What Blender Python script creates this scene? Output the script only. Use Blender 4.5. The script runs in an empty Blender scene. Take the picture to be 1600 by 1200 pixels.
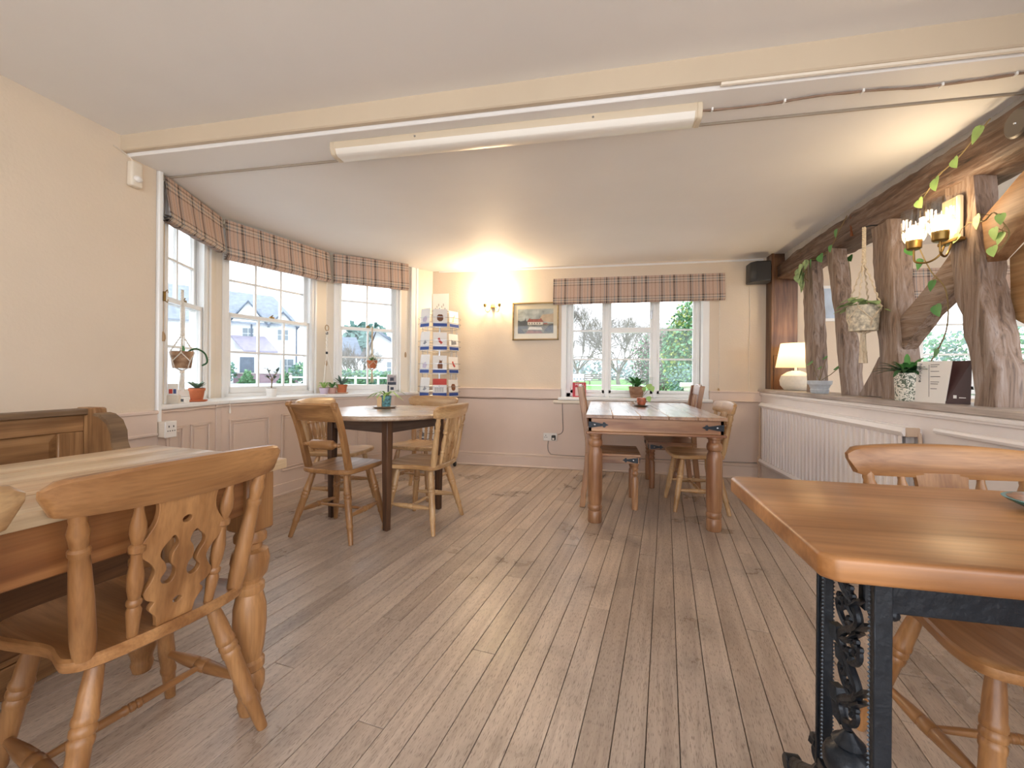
import bpy, bmesh, math, random
from mathutils import Vector, Matrix, noise

rnd = random.Random(11)
SC = bpy.context.scene
COL = SC.collection
R_ = math.radians

# ------------------------------------------------------------------ camera
cam_d = bpy.data.cameras.new('camera')
cam_d.sensor_width = 36.0
cam_d.sensor_fit = 'HORIZONTAL'
cam_d.lens = 680.0 / 1600.0 * 36.0
cam_d.shift_y = -15.0 / 1600.0
cam_d.clip_start = 0.02
cam_d.clip_end = 400
cam = bpy.data.objects.new('camera', cam_d)
cam.matrix_world = Matrix.Translation((0, 0, 1.06)) @ Matrix.Rotation(R_(11.39), 4, 'Z') @ Matrix.Rotation(R_(90), 4, 'X') @ Matrix.Rotation(R_(0.45), 4, 'Z')
COL.objects.link(cam)
SC.camera = cam

# ------------------------------------------------------------------ sky and exposure
world = bpy.data.worlds.new('overcast_sky')
SC.world = world
world.use_nodes = True
bg = world.node_tree.nodes['Background']
bg.inputs['Color'].default_value = (0.93, 0.95, 1.0, 1)
bg.inputs['Strength'].default_value = 1.0
SC.view_settings.view_transform = 'Standard'
SC.view_settings.look = 'None'
SC.view_settings.gamma = 1.0
SC.view_settings.use_curve_mapping = False
SC.view_settings.exposure = 2.08
try:
    SC.cycles.diffuse_bounces = 7
    SC.cycles.max_bounces = 14
    SC.cycles.transparent_max_bounces = 24
except Exception:
    pass


# ------------------------------------------------------------------ materials
def lin(h):
    h = h.lstrip('#')
    v = [int(h[i:i + 2], 16) / 255 for i in (0, 2, 4)]
    return tuple((x / 12.92 if x <= 0.04045 else ((x + 0.055) / 1.055) ** 2.4) for x in v)


MATS = {}


def nodes_of(name):
    m = bpy.data.materials.new(name)
    m.use_nodes = True
    nt = m.node_tree
    nt.nodes.clear()
    out = nt.nodes.new('ShaderNodeOutputMaterial')
    b = nt.nodes.new('ShaderNodeBsdfPrincipled')
    nt.links.new(b.outputs[0], out.inputs[0])
    return m, nt, b, out


def N(nt, t, **kw):
    n = nt.nodes.new(t)
    for k, v in kw.items():
        if hasattr(n, k):
            setattr(n, k, v)
        else:
            n.inputs[k.replace('_', ' ')].default_value = v
    return n


def ramp(nt, fac, stops, interp='LINEAR'):
    r = nt.nodes.new('ShaderNodeValToRGB')
    r.color_ramp.interpolation = interp
    el = r.color_ramp.elements
    while len(el) < len(stops):
        el.new(0.5)
    for e, (p, c) in zip(el, stops):
        e.position = p
        e.color = (*c, 1) if len(c) == 3 else c
    nt.links.new(fac, r.inputs[0])
    return r.outputs[0]


def mixc(nt, a, b, fac, mode='MIX'):
    m = nt.nodes.new('ShaderNodeMix')
    m.data_type = 'RGBA'
    m.blend_type = mode
    for s, v in ((0, fac), (6, a), (7, b)):
        if hasattr(v, 'is_linked') or isinstance(v, bpy.types.NodeSocket):
            nt.links.new(v, m.inputs[s])
        else:
            m.inputs[s].default_value = v if s == 0 else (*v, 1)
    return m.outputs[2]


def bump(nt, b, h, strength, dist=0.01):
    n = nt.nodes.new('ShaderNodeBump')
    n.inputs['Strength'].default_value = strength
    n.inputs['Distance'].default_value = dist
    nt.links.new(h, n.inputs['Height'])
    nt.links.new(n.outputs[0], b.inputs['Normal'])


def coords(nt, scale=(1, 1, 1), rand=True, src='Object'):
    tc = nt.nodes.new('ShaderNodeTexCoord')
    v = tc.outputs[src]
    if rand:
        oi = nt.nodes.new('ShaderNodeObjectInfo')
        mul = nt.nodes.new('ShaderNodeMath')
        mul.operation = 'MULTIPLY'
        mul.inputs[1].default_value = 37.0
        nt.links.new(oi.outputs['Random'], mul.inputs[0])
        ad = nt.nodes.new('ShaderNodeVectorMath')
        ad.operation = 'ADD'
        nt.links.new(v, ad.inputs[0])
        nt.links.new(mul.outputs[0], ad.inputs[1])
        v = ad.outputs[0]
    mp = nt.nodes.new('ShaderNodeMapping')
    mp.inputs['Scale'].default_value = scale
    nt.links.new(v, mp.inputs[0])
    return mp.outputs[0]


def paint(name, col, rough=0.6, var=0.08, nscale=3.0, bscale=0, bstr=0.2, metal=0.0, spec=0.5, emit=None, estr=0, bdist=0.01):
    """painted or plain surface: base colour with faint uneven tone and optional relief"""
    if name in MATS:
        return MATS[name]
    col = lin(col) if isinstance(col, str) else col
    m, nt, b, out = nodes_of(name)
    v = coords(nt)
    n = N(nt, 'ShaderNodeTexNoise', Scale=nscale, Detail=4.0)
    nt.links.new(v, n.inputs['Vector'])
    c = ramp(nt, n.outputs[0], [(0.3, tuple(x * (1 - var) for x in col)), (0.7, tuple(min(1, x * (1 + var)) for x in col))])
    nt.links.new(c, b.inputs['Base Color'])
    b.inputs['Roughness'].default_value = rough
    b.inputs['Metallic'].default_value = metal
    b.inputs['Specular IOR Level'].default_value = spec
    if bscale:
        n2 = N(nt, 'ShaderNodeTexNoise', Scale=bscale, Detail=3.0)
        nt.links.new(v, n2.inputs['Vector'])
        bump(nt, b, n2.outputs[0], bstr, bdist)
    if emit:
        b.inputs['Emission Color'].default_value = (*(lin(emit) if isinstance(emit, str) else emit), 1)
        b.inputs['Emission Strength'].default_value = estr
    MATS[name] = m
    return m


def wood(name, dark, light, axis='y', rough=0.4, grain=1.0, coat=0.0, contrast=1.0, wear=None, knot=False, spec=0.5):
    """grain runs along the given local axis"""
    key = name + '_' + axis
    if key in MATS:
        return MATS[key]
    dark, light = lin(dark), lin(light)
    m, nt, b, out = nodes_of(key)
    i = 'xyz'.index(axis)
    s = [16.0 * grain] * 3
    s[i] = 1.5 * grain
    v = coords(nt, tuple(s))
    n1 = N(nt, 'ShaderNodeTexNoise', Scale=1.0, Detail=5.0, Distortion=0.7)
    nt.links.new(v, n1.inputs['Vector'])
    w = 0.13 * contrast
    c = ramp(nt, n1.outputs[0], [(max(0, 0.5 - w), dark), (0.5 + w * 1.2, light)])
    s2 = [150.0 * grain] * 3
    s2[i] = 5.0 * grain
    v2 = coords(nt, tuple(s2))
    n2 = N(nt, 'ShaderNodeTexNoise', Scale=1.0, Detail=2.0)
    nt.links.new(v2, n2.inputs['Vector'])
    fib = ramp(nt, n2.outputs[0], [(0.3, (0.72, 0.70, 0.68)), (0.62, (1, 1, 1))])
    c = mixc(nt, c, fib, 0.7, 'MULTIPLY')
    v3 = coords(nt, (2.3, 2.3, 2.3))
    n3 = N(nt, 'ShaderNodeTexNoise', Scale=1.3, Detail=3.0)
    nt.links.new(v3, n3.inputs['Vector'])
    blot = ramp(nt, n3.outputs[0], [(0.35, (0.74, 0.71, 0.68)), (0.65, (1.06, 1.05, 1.03))])
    c = mixc(nt, c, blot, 1.0, 'MULTIPLY')
    if knot:
        ks = [5.0] * 3
        ks[i] = 2.2
        vk = coords(nt, tuple(ks))
        vo = N(nt, 'ShaderNodeTexVoronoi', Scale=1.0)
        nt.links.new(vk, vo.inputs['Vector'])
        kf = ramp(nt, vo.outputs['Distance'], [(0.05, (1, 1, 1)), (0.16, (0, 0, 0))])
        c = mixc(nt, c, tuple(x * 0.35 for x in dark), kf)
    if wear:
        v4 = coords(nt, (7, 7, 7))
        n4 = N(nt, 'ShaderNodeTexNoise', Scale=1.0, Detail=6.0)
        nt.links.new(v4, n4.inputs['Vector'])
        wf = ramp(nt, n4.outputs[0], [(0.45, (0, 0, 0)), (0.62, (0.75, 0.75, 0.75))])
        c = mixc(nt, c, lin(wear), wf)
    nt.links.new(c, b.inputs['Base Color'])
    rr = ramp(nt, n1.outputs[0], [(0.3, (rough + 0.08,) * 3), (0.7, (max(0.05, rough - 0.06),) * 3)])
    nt.links.new(rr, b.inputs['Roughness'])
    b.inputs['Specular IOR Level'].default_value = spec
    if coat:
        b.inputs['Coat Weight'].default_value = coat
        b.inputs['Coat Roughness'].default_value = max(0.16, rough * 0.85)
    bump(nt, b, n2.outputs[0], 0.12, 0.003)
    MATS[key] = m
    return m


def glass_mat(name, tint=(1, 1, 1), base=0.03):
    if name in MATS:
        return MATS[name]
    m = bpy.data.materials.new(name)
    m.use_nodes = True
    nt = m.node_tree
    nt.nodes.clear()
    out = nt.nodes.new('ShaderNodeOutputMaterial')
    tr = nt.nodes.new('ShaderNodeBsdfTransparent')
    tr.inputs[0].default_value = (*tint, 1)
    gl = nt.nodes.new('ShaderNodeBsdfGlossy')
    gl.inputs['Roughness'].default_value = 0.02
    lw = nt.nodes.new('ShaderNodeLayerWeight')
    lw.inputs[0].default_value = 0.5
    pw = nt.nodes.new('ShaderNodeMath')
    pw.operation = 'POWER'
    pw.inputs[1].default_value = 5.0
    nt.links.new(lw.outputs['Facing'], pw.inputs[0])
    fr = nt.nodes.new('ShaderNodeMath')
    fr.operation = 'MULTIPLY_ADD'
    fr.inputs[1].default_value = 0.6
    fr.inputs[2].default_value = base
    nt.links.new(pw.outputs[0], fr.inputs[0])
    mx = nt.nodes.new('ShaderNodeMixShader')
    nt.links.new(fr.outputs[0], mx.inputs[0])
    nt.links.new(tr.outputs[0], mx.inputs[1])
    nt.links.new(gl.outputs[0], mx.inputs[2])
    nt.links.new(mx.outputs[0], out.inputs[0])
    MATS[name] = m
    return m


def plaid_mat():
    m, nt, b, out = nodes_of('plaid_wool')
    tc = nt.nodes.new('ShaderNodeTexCoord')
    sp = nt.nodes.new('ShaderNodeSeparateXYZ')
    nt.links.new(tc.outputs['Object'], sp.inputs[0])
    base = lin('#cbb2a2')
    dark = lin('#635651')
    crm = lin('#ded2bf')
    blu = lin('#8d949a')
    brn = lin('#a98876')

    def stripes(sock, period, stops, off=0.0):
        a = N(nt, 'ShaderNodeMath', operation='MULTIPLY_ADD')
        nt.links.new(sock, a.inputs[0])
        a.inputs[1].default_value = 1.0 / period
        a.inputs[2].default_value = 10.0 + off
        f = N(nt, 'ShaderNodeMath', operation='FRACT')
        nt.links.new(a.outputs[0], f.inputs[0])
        return ramp(nt, f.outputs[0], stops, 'CONSTANT')
    sx = stripes(sp.outputs[0], 0.29, [(0, dark), (0.055, base), (0.085, blu), (0.115, base), (0.20, brn), (0.215, base), (0.30, blu), (0.33, base), (0.42, dark), (0.50, base), (0.53, blu), (0.56, base), (0.66, brn), (0.675, base), (0.78, brn), (0.81, base), (0.93, blu), (0.96, base)])
    sz = stripes(sp.outputs[2], 0.20, [(0, base), (0.52, base), (0.56, dark), (0.62, crm), (0.69, blu), (0.76, crm), (0.83, dark), (0.89, base)], 0.0)
    c = mixc(nt, sx, sz, 0.38)
    c2 = mixc(nt, sx, sz, 0.9, 'MULTIPLY')
    c = mixc(nt, c, c2, 0.15)
    v = coords(nt, (320, 320, 320), False)
    n = N(nt, 'ShaderNodeTexNoise', Scale=1.0, Detail=1.0)
    nt.links.new(v, n.inputs['Vector'])
    wv = ramp(nt, n.outputs[0], [(0.35, (0.82, 0.82, 0.82)), (0.65, (1.08, 1.08, 1.08))])
    c = mixc(nt, c, wv, 0.8, 'MULTIPLY')
    nt.links.new(c, b.inputs['Base Color'])
    b.inputs['Roughness'].default_value = 0.95
    b.inputs['Specular IOR Level'].default_value = 0.1
    MATS['plaid'] = m
    return m


def floor_mat():
    m, nt, b, out = nodes_of('worn_floorboard')
    v = coords(nt, (26, 1.6, 26))
    n1 = N(nt, 'ShaderNodeTexNoise', Scale=1.0, Detail=5.0, Distortion=0.9)
    nt.links.new(v, n1.inputs['Vector'])
    c = ramp(nt, n1.outputs[0], [(0.30, lin('#b3a294')), (0.68, lin('#cfbfb0'))])
    v2 = coords(nt, (330, 45, 330))
    n2 = N(nt, 'ShaderNodeTexNoise', Scale=1.0, Detail=2.0)
    nt.links.new(v2, n2.inputs['Vector'])
    fl = ramp(nt, n2.outputs[0], [(0.32, (0.50, 0.47, 0.45)), (0.46, (1, 1, 1))])
    c = mixc(nt, c, fl, 0.75, 'MULTIPLY')
    oi = nt.nodes.new('ShaderNodeObjectInfo')
    tone = ramp(nt, oi.outputs['Random'], [(0.0, (0.84, 0.82, 0.80)), (0.5, (0.98, 0.97, 0.96)), (1.0, (1.10, 1.08, 1.05))])
    c = mixc(nt, c, tone, 1.0, 'MULTIPLY')
    g = nt.nodes.new('ShaderNodeNewGeometry')
    n3 = N(nt, 'ShaderNodeTexNoise', Scale=1.9, Detail=6.0, Roughness=0.62)
    nt.links.new(g.outputs['Position'], n3.inputs['Vector'])
    st = ramp(nt, n3.outputs[0], [(0.33, (0.66, 0.65, 0.64)), (0.48, (0.95, 0.95, 0.95)), (0.66, (1.05, 1.04, 1.02))])
    c = mixc(nt, c, st, 0.9, 'MULTIPLY')
    nt.links.new(c, b.inputs['Base Color'])
    rr = ramp(nt, n3.outputs[0], [(0.35, (0.26,) * 3), (0.65, (0.42,) * 3)])
    nt.links.new(rr, b.inputs['Roughness'])
    b.inputs['Specular IOR Level'].default_value = 0.45
    bump(nt, b, n2.outputs[0], 0.25, 0.002)
    MATS['floor'] = m
    return m


def timber_mat(name, dark, light, grey, axis='z'):
    m, nt, b, out = nodes_of(name)
    i = 'xyz'.index(axis)
    s = [30.0] * 3
    s[i] = 2.4
    v = coords(nt, tuple(s))
    n1 = N(nt, 'ShaderNodeTexNoise', Scale=1.0, Detail=8.0, Distortion=1.0, Roughness=0.65)
    nt.links.new(v, n1.inputs['Vector'])
    c = ramp(nt, n1.outputs[0], [(0.30, lin(dark)), (0.48, lin(light)), (0.75, lin(grey))])
    s = [90.0] * 3
    s[i] = 7.0
    v2 = coords(nt, tuple(s))
    n2 = N(nt, 'ShaderNodeTexNoise', Scale=1.0, Detail=4.0)
    nt.links.new(v2, n2.inputs['Vector'])
    cr = ramp(nt, n2.outputs[0], [(0.28, (0.25, 0.22, 0.20)), (0.42, (1, 1, 1))])
    c = mixc(nt, c, cr, 0.7, 'MULTIPLY')
    nt.links.new(c, b.inputs['Base Color'])
    b.inputs['Roughness'].default_value = 0.55
    b.inputs['Specular IOR Level'].default_value = 0.5
    bump(nt, b, n1.outputs[0], 0.5, 0.012)
    MATS[name] = m
    return m


# ------------------------------------------------------------------ mesh building
class MB:
    def __init__(self):
        self.v = []
        self.f = []
        self.mi = []
        self.cur = 0

    def add(self, vs, fs, M=None):
        o = len(self.v)
        for p in vs:
            p = Vector(p)
            self.v.append(M @ p if M is not None else p)
        for f in fs:
            self.f.append([i + o for i in f])
            self.mi.append(self.cur)
        return self

    def mat(self, i):
        self.cur = i
        return self

    def box(self, x0, x1, y0, y1, z0, z1, M=None):
        vs = [(x0, y0, z0), (x1, y0, z0), (x1, y1, z0), (x0, y1, z0), (x0, y0, z1), (x1, y0, z1), (x1, y1, z1), (x0, y1, z1)]
        return self.add(vs, [(0, 3, 2, 1), (4, 5, 6, 7), (0, 1, 5, 4), (1, 2, 6, 5), (2, 3, 7, 6), (3, 0, 4, 7)], M)

    def frame_of(self, d):
        d = Vector(d).normalized()
        a = Vector((0, 0, 1)) if abs(d.z) < 0.9 else Vector((0, 1, 0))
        x = a.cross(d).normalized()
        y = d.cross(x).normalized()
        return x, y

    def lathe(self, p0, p1, prof, n=14, caps=True):
        p0, p1 = Vector(p0), Vector(p1)
        x, y = self.frame_of(p1 - p0)
        vs, fs = [], []
        for t, r in prof:
            c = p0.lerp(p1, t)
            for k in range(n):
                a = 2 * math.pi * k / n
                vs.append(c + x * (r * math.cos(a)) + y * (r * math.sin(a)))
        for j in range(len(prof) - 1):
            for k in range(n):
                k2 = (k + 1) % n
                fs.append((j * n + k, j * n + k2, (j + 1) * n + k2, (j + 1) * n + k))
        if caps:
            fs.append(tuple(range(n - 1, -1, -1)))
            fs.append(tuple((len(prof) - 1) * n + k for k in range(n)))
        return self.add(vs, fs)

    def tube(self, pts, r, n=8, closed=False):
        pts = [Vector(p) for p in pts]
        m = len(pts)
        rs = r if isinstance(r, (list, tuple)) else [r] * m
        vs, fs = [], []
        px = None
        for i, p in enumerate(pts):
            if closed:
                d = pts[(i + 1) % m] - pts[i - 1]
            else:
                d = pts[min(i + 1, m - 1)] - pts[max(i - 1, 0)]
            if d.length < 1e-9:
                d = Vector((0, 0, 1))
            d.normalize()
            if px is None:
                x, y = self.frame_of(d)
            else:
                x = (px - d * px.dot(d))
                if x.length < 1e-6:
                    x, y = self.frame_of(d)
                else:
                    x.normalize()
                y = d.cross(x)
            px = x
            for k in range(n):
                a = 2 * math.pi * k / n
                vs.append(p + (x * math.cos(a) + y * math.sin(a)) * rs[i])
        for j in range(m if closed else m - 1):
            j2 = (j + 1) % m
            for k in range(n):
                k2 = (k + 1) % n
                fs.append((j * n + k, j * n + k2, j2 * n + k2, j2 * n + k))
        if not closed:
            fs.append(tuple(range(n - 1, -1, -1)))
            fs.append(tuple((m - 1) * n + k for k in range(n)))
        return self.add(vs, fs)

    def prism(self, poly, z0, z1, M=None):
        n = len(poly)
        vs = [(x, y, z0) for x, y in poly] + [(x, y, z1) for x, y in poly]
        fs = [tuple(range(n - 1, -1, -1)), tuple(range(n, 2 * n))]
        for k in range(n):
            k2 = (k + 1) % n
            fs.append((k, k2, n + k2, n + k))
        return self.add(vs, fs, M)

    def grid(self, rows, closed=False, caps=False):
        """rows of equally many points"""
        n = len(rows[0])
        vs = [p for r in rows for p in r]
        fs = []
        for j in range(len(rows) - 1):
            for k in range(n if closed else n - 1):
                k2 = (k + 1) % n
                fs.append((j * n + k, j * n + k2, (j + 1) * n + k2, (j + 1) * n + k))
        if caps:
            fs.append(tuple(range(n - 1, -1, -1)))
            fs.append(tuple((len(rows) - 1) * n + k for k in range(n)))
        return self.add(vs, fs)

    def quad(self, a, b, c, d):
        return self.add([a, b, c, d], [(0, 1, 2, 3)])

    def sphere(self, c, r, n=12, m=8, sz=1.0):
        prof = []
        for i in range(m + 1):
            a = math.pi * i / m
            prof.append(((1 - math.cos(a)) / 2, max(1e-4, math.sin(a) * r)))
        c = Vector(c)
        return self.lathe(c - Vector((0, 0, r * sz)), c + Vector((0, 0, r * sz)), prof, n)

    def mesh(self, name, mats, smooth=38, bevel=0.0, bseg=1):
        me = bpy.data.meshes.new(name)
        me.from_pydata([tuple(v) for v in self.v], [], self.f)
        if not isinstance(mats, (list, tuple)):
            mats = [mats]
        for m in mats:
            me.materials.append(m)
        me.polygons.foreach_set('material_index', self.mi)
        if bevel:
            bm = bmesh.new()
            bm.from_mesh(me)
            bmesh.ops.remove_doubles(bm, verts=bm.verts, dist=1e-5)
            ed = [e for e in bm.edges if e.is_manifold and e.calc_face_angle(0) > 0.6]
            bmesh.ops.bevel(bm, geom=ed, offset=bevel, segments=bseg, profile=0.5, affect='EDGES', clamp_overlap=True)
            bm.to_mesh(me)
            bm.free()
        bm = bmesh.new()
        bm.from_mesh(me)
        bmesh.ops.recalc_face_normals(bm, faces=bm.faces)
        bm.to_mesh(me)
        bm.free()
        if smooth:
            me.polygons.foreach_set('use_smooth', [True] * len(me.polygons))
            me.set_sharp_from_angle(angle=R_(smooth))
        me.update()
        return me

    def build(self, name, mats, parent=None, **kw):
        me = self.mesh(name, mats, **kw)
        return link(name, me, parent)


def link(name, me, parent=None):
    o = bpy.data.objects.new(name, me)
    COL.objects.link(o)
    if parent is not None:
        o.parent = parent
    return o


def tag(o, label, cat, group=None, kind=None):
    o['label'] = label
    o['category'] = cat
    if group:
        o['group'] = group
    if kind:
        o['kind'] = kind
    return o


def thing(name, label, cat, loc=(0, 0, 0), rz=0.0, group=None, kind=None):
    o = bpy.data.objects.new(name, None)
    COL.objects.link(o)
    o.location = loc
    o.rotation_euler = (0, 0, rz)
    o.empty_display_size = 0.1
    return tag(o, label, cat, group, kind)


def dup(root, loc, rz, label, group=None, scale=1.0):
    r = root.copy()
    COL.objects.link(r)
    r.location = loc
    r.rotation_euler = (0, 0, rz)
    r.scale = (scale,) * 3
    r['label'] = label
    if group:
        r['group'] = group
    for ch in list(root.children):
        c = ch.copy()
        COL.objects.link(c)
        c.parent = r
        for g in ch.children:
            d = g.copy()
            COL.objects.link(d)
            d.parent = c
    return r


def smooth_poly(pts, n=6, closed=True):
    """Catmull-Rom through 2D or 3D points"""
    pts = [Vector(p) for p in pts]
    m = len(pts)
    out = []
    for i in range(m if closed else m - 1):
        p0 = pts[(i - 1) % m] if closed else pts[max(i - 1, 0)]
        p1 = pts[i]
        p2 = pts[(i + 1) % m]
        p3 = pts[(i + 2) % m] if closed else pts[min(i + 2, m - 1)]
        for k in range(n):
            t = k / n
            out.append(0.5 * ((2 * p1) + (p2 - p0) * t + (2 * p0 - 5 * p1 + 4 * p2 - p3) * t * t + (3 * p1 - p0 - 3 * p2 + p3) * t ** 3))
    if not closed:
        out.append(pts[-1])
    return out


def cutout(name, outer, holes, thick, mat, parent, M):
    """flat board with pierced holes: 2D curve filled and extruded"""
    cu = bpy.data.curves.new(name, 'CURVE')
    cu.dimensions = '2D'
    cu.fill_mode = 'BOTH'
    cu.extrude = thick / 2
    cu.bevel_depth = min(0.0015, thick * 0.15)
    for poly in [outer] + holes:
        sp = cu.splines.new('POLY')
        sp.points.add(len(poly) - 1)
        for i, p in enumerate(poly):
            sp.points[i].co = (p[0], p[1], 0, 1)
        sp.use_cyclic_u = True
    t = bpy.data.objects.new('tmp', cu)
    COL.objects.link(t)
    bpy.context.view_layer.update()
    me = bpy.data.meshes.new_from_object(t.evaluated_get(bpy.context.evaluated_depsgraph_get()))
    bpy.data.objects.remove(t)
    bpy.data.curves.remove(cu)
    me.transform(M)
    me.materials.clear()
    me.materials.append(mat)
    me.name = name
    return link(name, me, parent)


def text_mesh(body, size, mat, parent, M, name='lettering', extrude=0.0004, align='CENTER'):
    cu = bpy.data.curves.new(name, 'FONT')
    cu.body = body
    cu.size = size
    cu.align_x = align
    cu.align_y = 'CENTER'
    cu.extrude = extrude
    t = bpy.data.objects.new('tmp', cu)
    COL.objects.link(t)
    bpy.context.view_layer.update()
    me = bpy.data.meshes.new_from_object(t.evaluated_get(bpy.context.evaluated_depsgraph_get()))
    bpy.data.objects.remove(t)
    bpy.data.curves.remove(cu)
    me.transform(M)
    me.materials.clear()
    me.materials.append(mat)
    me.name = name
    return link(name, me, parent)


def arc(cx, cy, rx, ry, a0, a1, n=10):
    return [(cx + rx * math.cos(R_(a0 + (a1 - a0) * i / n)), cy + ry * math.sin(R_(a0 + (a1 - a0) * i / n))) for i in range(n + 1)]


# palette
CREAM = paint('cream_wall', '#dccdb9', 0.75, 0.04, 1.5, 60, 0.35, bdist=0.004)
CEIL = paint('ceiling_paint', '#e9e8e7', 0.62, 0.03, 1.2, 7, 0.25, bdist=0.006)
TAUPE = paint('taupe_dado_paint', '#decbbd', 0.45, 0.05, 2.0, 14, 0.12, bdist=0.004)
GLOSSW = paint('white_gloss_paint', '#eeefee', 0.30, 0.03, 3.0)
OFFW = paint('off_white_paint', '#e2d8c8', 0.40, 0.04, 3.0)
RADW = paint('radiator_enamel', '#f0ebe9', 0.35, 0.02, 3.0)
BLACKP = paint('black_plastic', '#2b2b2c', 0.45, 0.1)
WHITEP = paint('white_plastic', '#ece9e4', 0.35, 0.02)
IRON = paint('black_cast_iron', '#20252c', 0.38, 0.2, 30, 40, 0.3, metal=0.35)
BRASS = paint('aged_brass', '#8d7242', 0.35, 0.15, 20, metal=0.9)
CHROME = paint('wire_chrome', '#b9bcc0', 0.25, 0.05, metal=0.9)
TERRA = paint('terracotta', '#c2714a', 0.8, 0.15, 12)
SOIL = paint('potting_soil', '#3a2a20', 0.95, 0.3, 60)
LEAF = paint('leaf_green', '#4f8a45', 0.45, 0.25, 14)
LEAFD = paint('leaf_dark_green', '#2f5a34', 0.4, 0.25, 14)
LEAFP = paint('leaf_pale_green', '#9cc06a', 0.5, 0.2, 14)
LEAFV = paint('leaf_variegated_green', '#8fa873', 0.5, 0.35, 30)
STEMB = paint('stem_brown', '#7d6a44', 0.7, 0.2, 12)
ROPE = paint('cotton_rope', '#d6c6ac', 0.95, 0.12, 60, 160, 0.5)
ROPEW = paint('white_rope', '#ece6dc', 0.95, 0.08, 60, 160, 0.5)
DARKGAP = paint('dark_gap', '#2a211a', 0.9, 0.1)
PAPER = paint('white_paper', '#efece6', 0.7, 0.02)
CARDBLUE = paint('card_blue', '#2b4a94', 0.55, 0.1)
CERAM = paint('cream_ceramic', '#e5dccb', 0.55, 0.05, 40, 60, 0.2)
GLASS = glass_mat('window_glass', (0.85, 0.87, 0.875))
PLAID = plaid_mat()
FLOORM = floor_mat()


def pine(axis):
    return wood('honey_pine', '#96673c', '#bd8d5c', axis, 0.36, 1.0, 0.15)


def pinel(axis):
    return wood('pale_beech', '#b98f60', '#dbb88a', axis, 0.34, 1.0, 0.15)


def pined(axis):
    return wood('orange_pine', '#8a5730', '#b98352', axis, 0.3, 0.8, 0.3, knot=True)


def pinet(axis):
    return wood('scrubbed_pine', '#c4a07a', '#e0c9a6', axis, 0.35, 0.8, 0.1)


def oak(axis):
    return wood('dark_oak', '#4a2f1c', '#7d5738', axis, 0.4, 1.0, 0.1)


def oakm(axis):
    return wood('mid_oak', '#855f3b', '#b88d60', axis, 0.4, 1.0, 0.1)


def sheesham(axis):
    return wood('sheesham', '#85573a', '#bd9068', axis, 0.32, 0.8, 0.25)


def greywood(axis):
    return wood('grey_brown_painted_wood', '#4d3f38', '#6e5c50', axis, 0.45)


TIMB = {a: timber_mat('old_timber_' + a, '#2c1f19', '#5b4231', '#85766c', a) for a in 'xyz'}
TIMBG = {a: timber_mat('old_grey_timber_' + a, '#45342a', '#846c5a', '#a69890', a) for a in 'xyz'}

# ================================================================== SETTING
# ---- floor: boards run 8 degrees off the long wall, each one a plank
def floor_boards():
    base = MB().box(-3.3, 1.70, -0.7, 5.0, -0.10, -0.024).build('floor', DARKGAP, smooth=0)
    tag(base, 'worn grey brown timber floor of narrow boards', 'floor', kind='structure')
    ang = R_(-8.05)
    rot = Matrix.Rotation(ang, 4, 'Z')
    W, gap = 0.0925, 0.0026
    r2 = random.Random(5)
    ux, uy = Vector((math.cos(ang), math.sin(ang), 0)), Vector((-math.sin(ang), math.cos(ang), 0))
    cache = {}
    for i in range(-35, 26):
        s = -1.45 + r2.random() * 1.3
        while s < 5.3:
            L = round(1.3 + r2.random() * 2.0, 1)
            e = min(s + L, 5.3)
            c = ux * (i * W) + uy * s
            d = ux * (i * W) + uy * e
            mid = (c + d) / 2
            ok = max(c.x, d.x) > -3.2 and min(c.x, d.x) < 1.72 and max(c.y, d.y) > -0.3 and min(c.y, d.y) < 5.0
            if ok:
                # trim at the back wall line and the low wall line
                while d.y > 5.0:
                    d -= uy * 0.02
                while d.x > 1.70 and (d - c).length > 0.1:
                    d -= uy * 0.02
                if c.x > 1.70 or (d - c).length < 0.08:
                    s = e
                    continue
                ln = round((d - c).length, 2)
                if ln not in cache:
                    mb = MB().box(-(W - gap) / 2, (W - gap) / 2, 0.0012, ln - 0.0012, -0.022, 0.0)
                    cache[ln] = mb.mesh('plank', FLOORM, smooth=0, bevel=0.0012)
                o = link('plank', cache[ln], base)
                o.location = (c.x, c.y, r2.uniform(-0.0008, 0.0))
                o.rotation_euler = (0, 0, ang)
            s = e


floor_boards()

# ---- ceilings
mb = MB()
mb.add([(-3.0, -2.2, 2.41), (1.9, -2.2, 2.44), (1.9, 2.02, 2.44), (-3.0, 2.02, 2.40), (-3.0, -2.2, 2.6), (1.9, -2.2, 2.6), (1.9, 2.02, 2.6), (-3.0, 2.02, 2.6)],
       [(0, 3, 2, 1), (4, 5, 6, 7), (0, 1, 5, 4), (1, 2, 6, 5), (2, 3, 7, 6), (3, 0, 4, 7)])
tag(mb.build('ceiling', CEIL, smooth=0), 'off-white plaster ceiling nearest the camera, before the beam', 'ceiling', kind='structure')


def sag(x, y):
    return 0.006 * math.sin(x * 1.7 + 1) + 0.006 * math.sin(y * 2.3) + 0.008 * noise.noise(Vector((x * 0.9, y * 0.9, 3)))


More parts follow.
